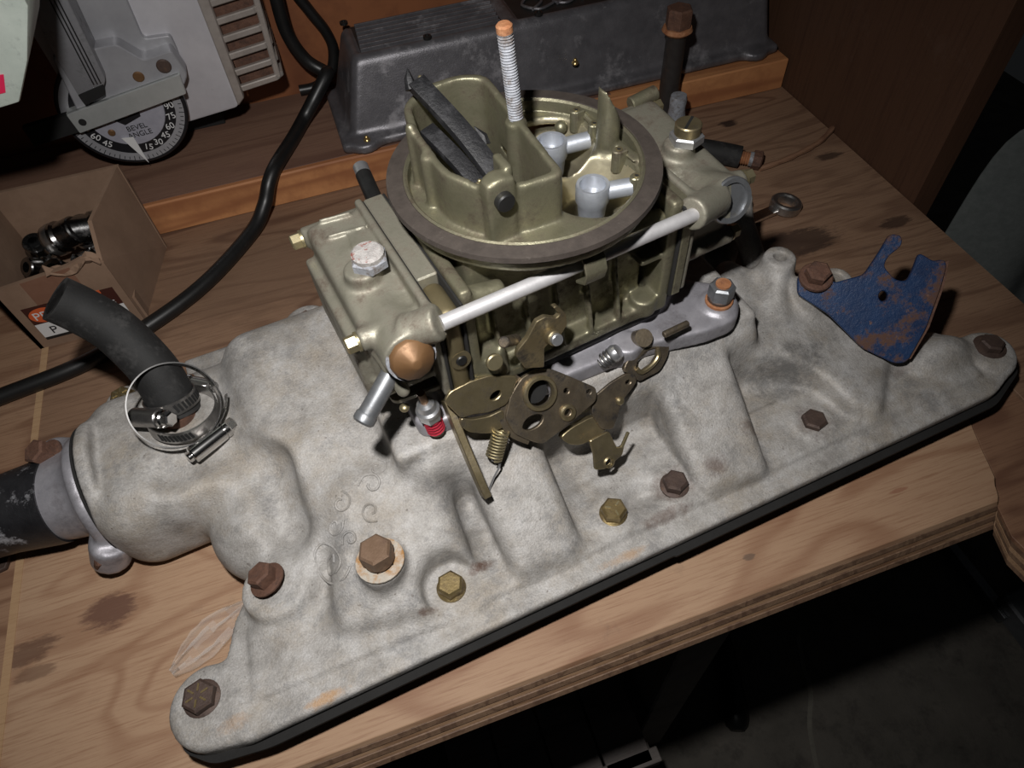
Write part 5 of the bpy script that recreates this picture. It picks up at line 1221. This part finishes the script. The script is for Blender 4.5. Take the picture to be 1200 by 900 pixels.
# crumpled clear plastic
verts, faces = [], []
nx, ny = 14, 7
for i in range(nx):
    for j in range(ny):
        s_, t_ = i / (nx - 1), j / (ny - 1) - .5
        wd = 1.3 * math.sin(math.pi * min(.98, .06 + s_ * .9)) + .12
        verts.append(Vector((-16.2 + 4.3 * s_ - .75 * t_ * wd, 15.7 + 2.6 * s_ + 1.3 * t_ * wd, .14 + .3 * abs(math.sin(7.0 * t_ + 2.5 * s_)) + random.uniform(0, .14))))
for i in range(nx - 1):
    for j in range(ny - 1): faces.append((i * ny + j, (i + 1) * ny + j, (i + 1) * ny + j + 1, i * ny + j + 1))
g = G(); g.v = verts; g.f = faces
o = g.obj('plastic_scrap', M['film'], None, ang=15); so = o.modifiers.new('s', 'SOLIDIFY'); so.thickness = .00025
tag(o, 'crumpled strip of clear plastic film on the bench beside the manifold', 'plastic film')
# dark steel plate edge at the left
tag(G().prism([(-31.5, 24.2), (-25.8, 25.4), (-25.6, 26.2), (-26.6, 28.6), (-31.5, 28.6)], .02, .35).obj('steel_plate', M['rust_dark'], None, bevel=.04), 'small dark steel plate on the bench under the black neck', 'plate')
# ------------------------------------------------------------------ under the bench
cr = thing('wooden_crate', 'grey slatted wooden crate on the floor under the bench', 'crate', (1.5, 19.4, -78))
for k in range(4): G().box((-6.2 + 5.6 * k, 0, 27.4), (5.3, 22, 1.2)).obj('lid_board', M['grey_ply'], cr, bevel=.1)
for y_ in (-10.2, 10.2): G().box((2.2, y_ * 1.03, 26.6), (24, 1.6, 2.8)).obj('rail', M['grey_ply'], cr, bevel=.1)
for x_, y_ in ((-8.5, -9.8), (12.8, -9.8), (-8.5, 9.8), (12.8, 9.8)): G().box((x_, y_, 13), (1.8, 1.8, 26)).obj('corner_post', M['grey_ply'], cr)
for z_ in (5, 12, 19): 
    G().box((2.2, -10.6, z_), (23, .8, 5)).obj('side_slat', M['grey_ply'], cr)
hd = tag(G().tube(spline([(38, 25, -76.9), (36.5, 20, -76.8), (34.6, 15, -76.8), (32.8, 10.5, -76.9)], 5), [1.3, 1.2, 1.1, 1.2, 1.3, 1.4, 1.4, 1.5, 1.6, 1.7, 1.8, 1.9, 2.0, 1.9, 1.6, 1.0], 12).obj('tool_handle', M['rubber_clean']), 'black tool handle lying on the concrete floor', 'handle')
tag(G().box((81.5, 18, -77.2), (2.2, 14, 1.6)).box((80.7, 18, -76.1), (.6, 14, 1.0)).obj('steel_channel', M['plug_steel'], None, bevel=.1), 'short steel channel lying on the concrete floor', 'channel')
tag(G().box((95, 2, -75.6), (28, 24, 4.8)).obj('dark_slab', M['sawdark'], None, bevel=.4), 'dark flat slab on the concrete floor beside the steel channel', 'slab')
ck = G().tube(spline([(49.5, 20, -77.97), (47.5, 15.5, -77.97), (46.6, 12, -77.97), (43.8, 8, -77.97), (42.4, 5, -77.97), (40.8, 1, -77.97), (38, -4, -77.97)], 5), 0, flat=(.7, .06), up=(0, 0, 1)).obj('floor_crack', rough_metal('pale_crack_filler', (.16, .15, .125), (.22, .205, .17), None, 0, .9, bd=0), None)
ck.parent = bpy.data.objects['floor']
# hanging cloth beyond the bench
verts, faces = [], []
for i in range(12):
    for j in range(8):
        verts.append(Vector((61 + i * 2.6, 40 - i * .9 + 1.6 * math.sin(i * 1.3 + j * .3), -78 + 11 * j + (3 * math.sin(i) if j == 7 else 0))))
for i in range(11):
    for j in range(7): faces.append((i * 8 + j, (i + 1) * 8 + j, (i + 1) * 8 + j + 1, i * 8 + j + 1))
g = G(); g.v = verts; g.f = faces
o = g.obj('grey_tarp', rough_metal('grey_green_cloth', (.13, .145, .14), (.18, .195, .19), None, 0, .9, bd=.0004), None, ang=80)
o.modifiers.new('s', 'SOLIDIFY').thickness = .004
o.modifiers.new('ss', 'SUBSURF').levels = 1
tag(o, 'grey green cloth hanging to the floor past the side panel', 'cloth')
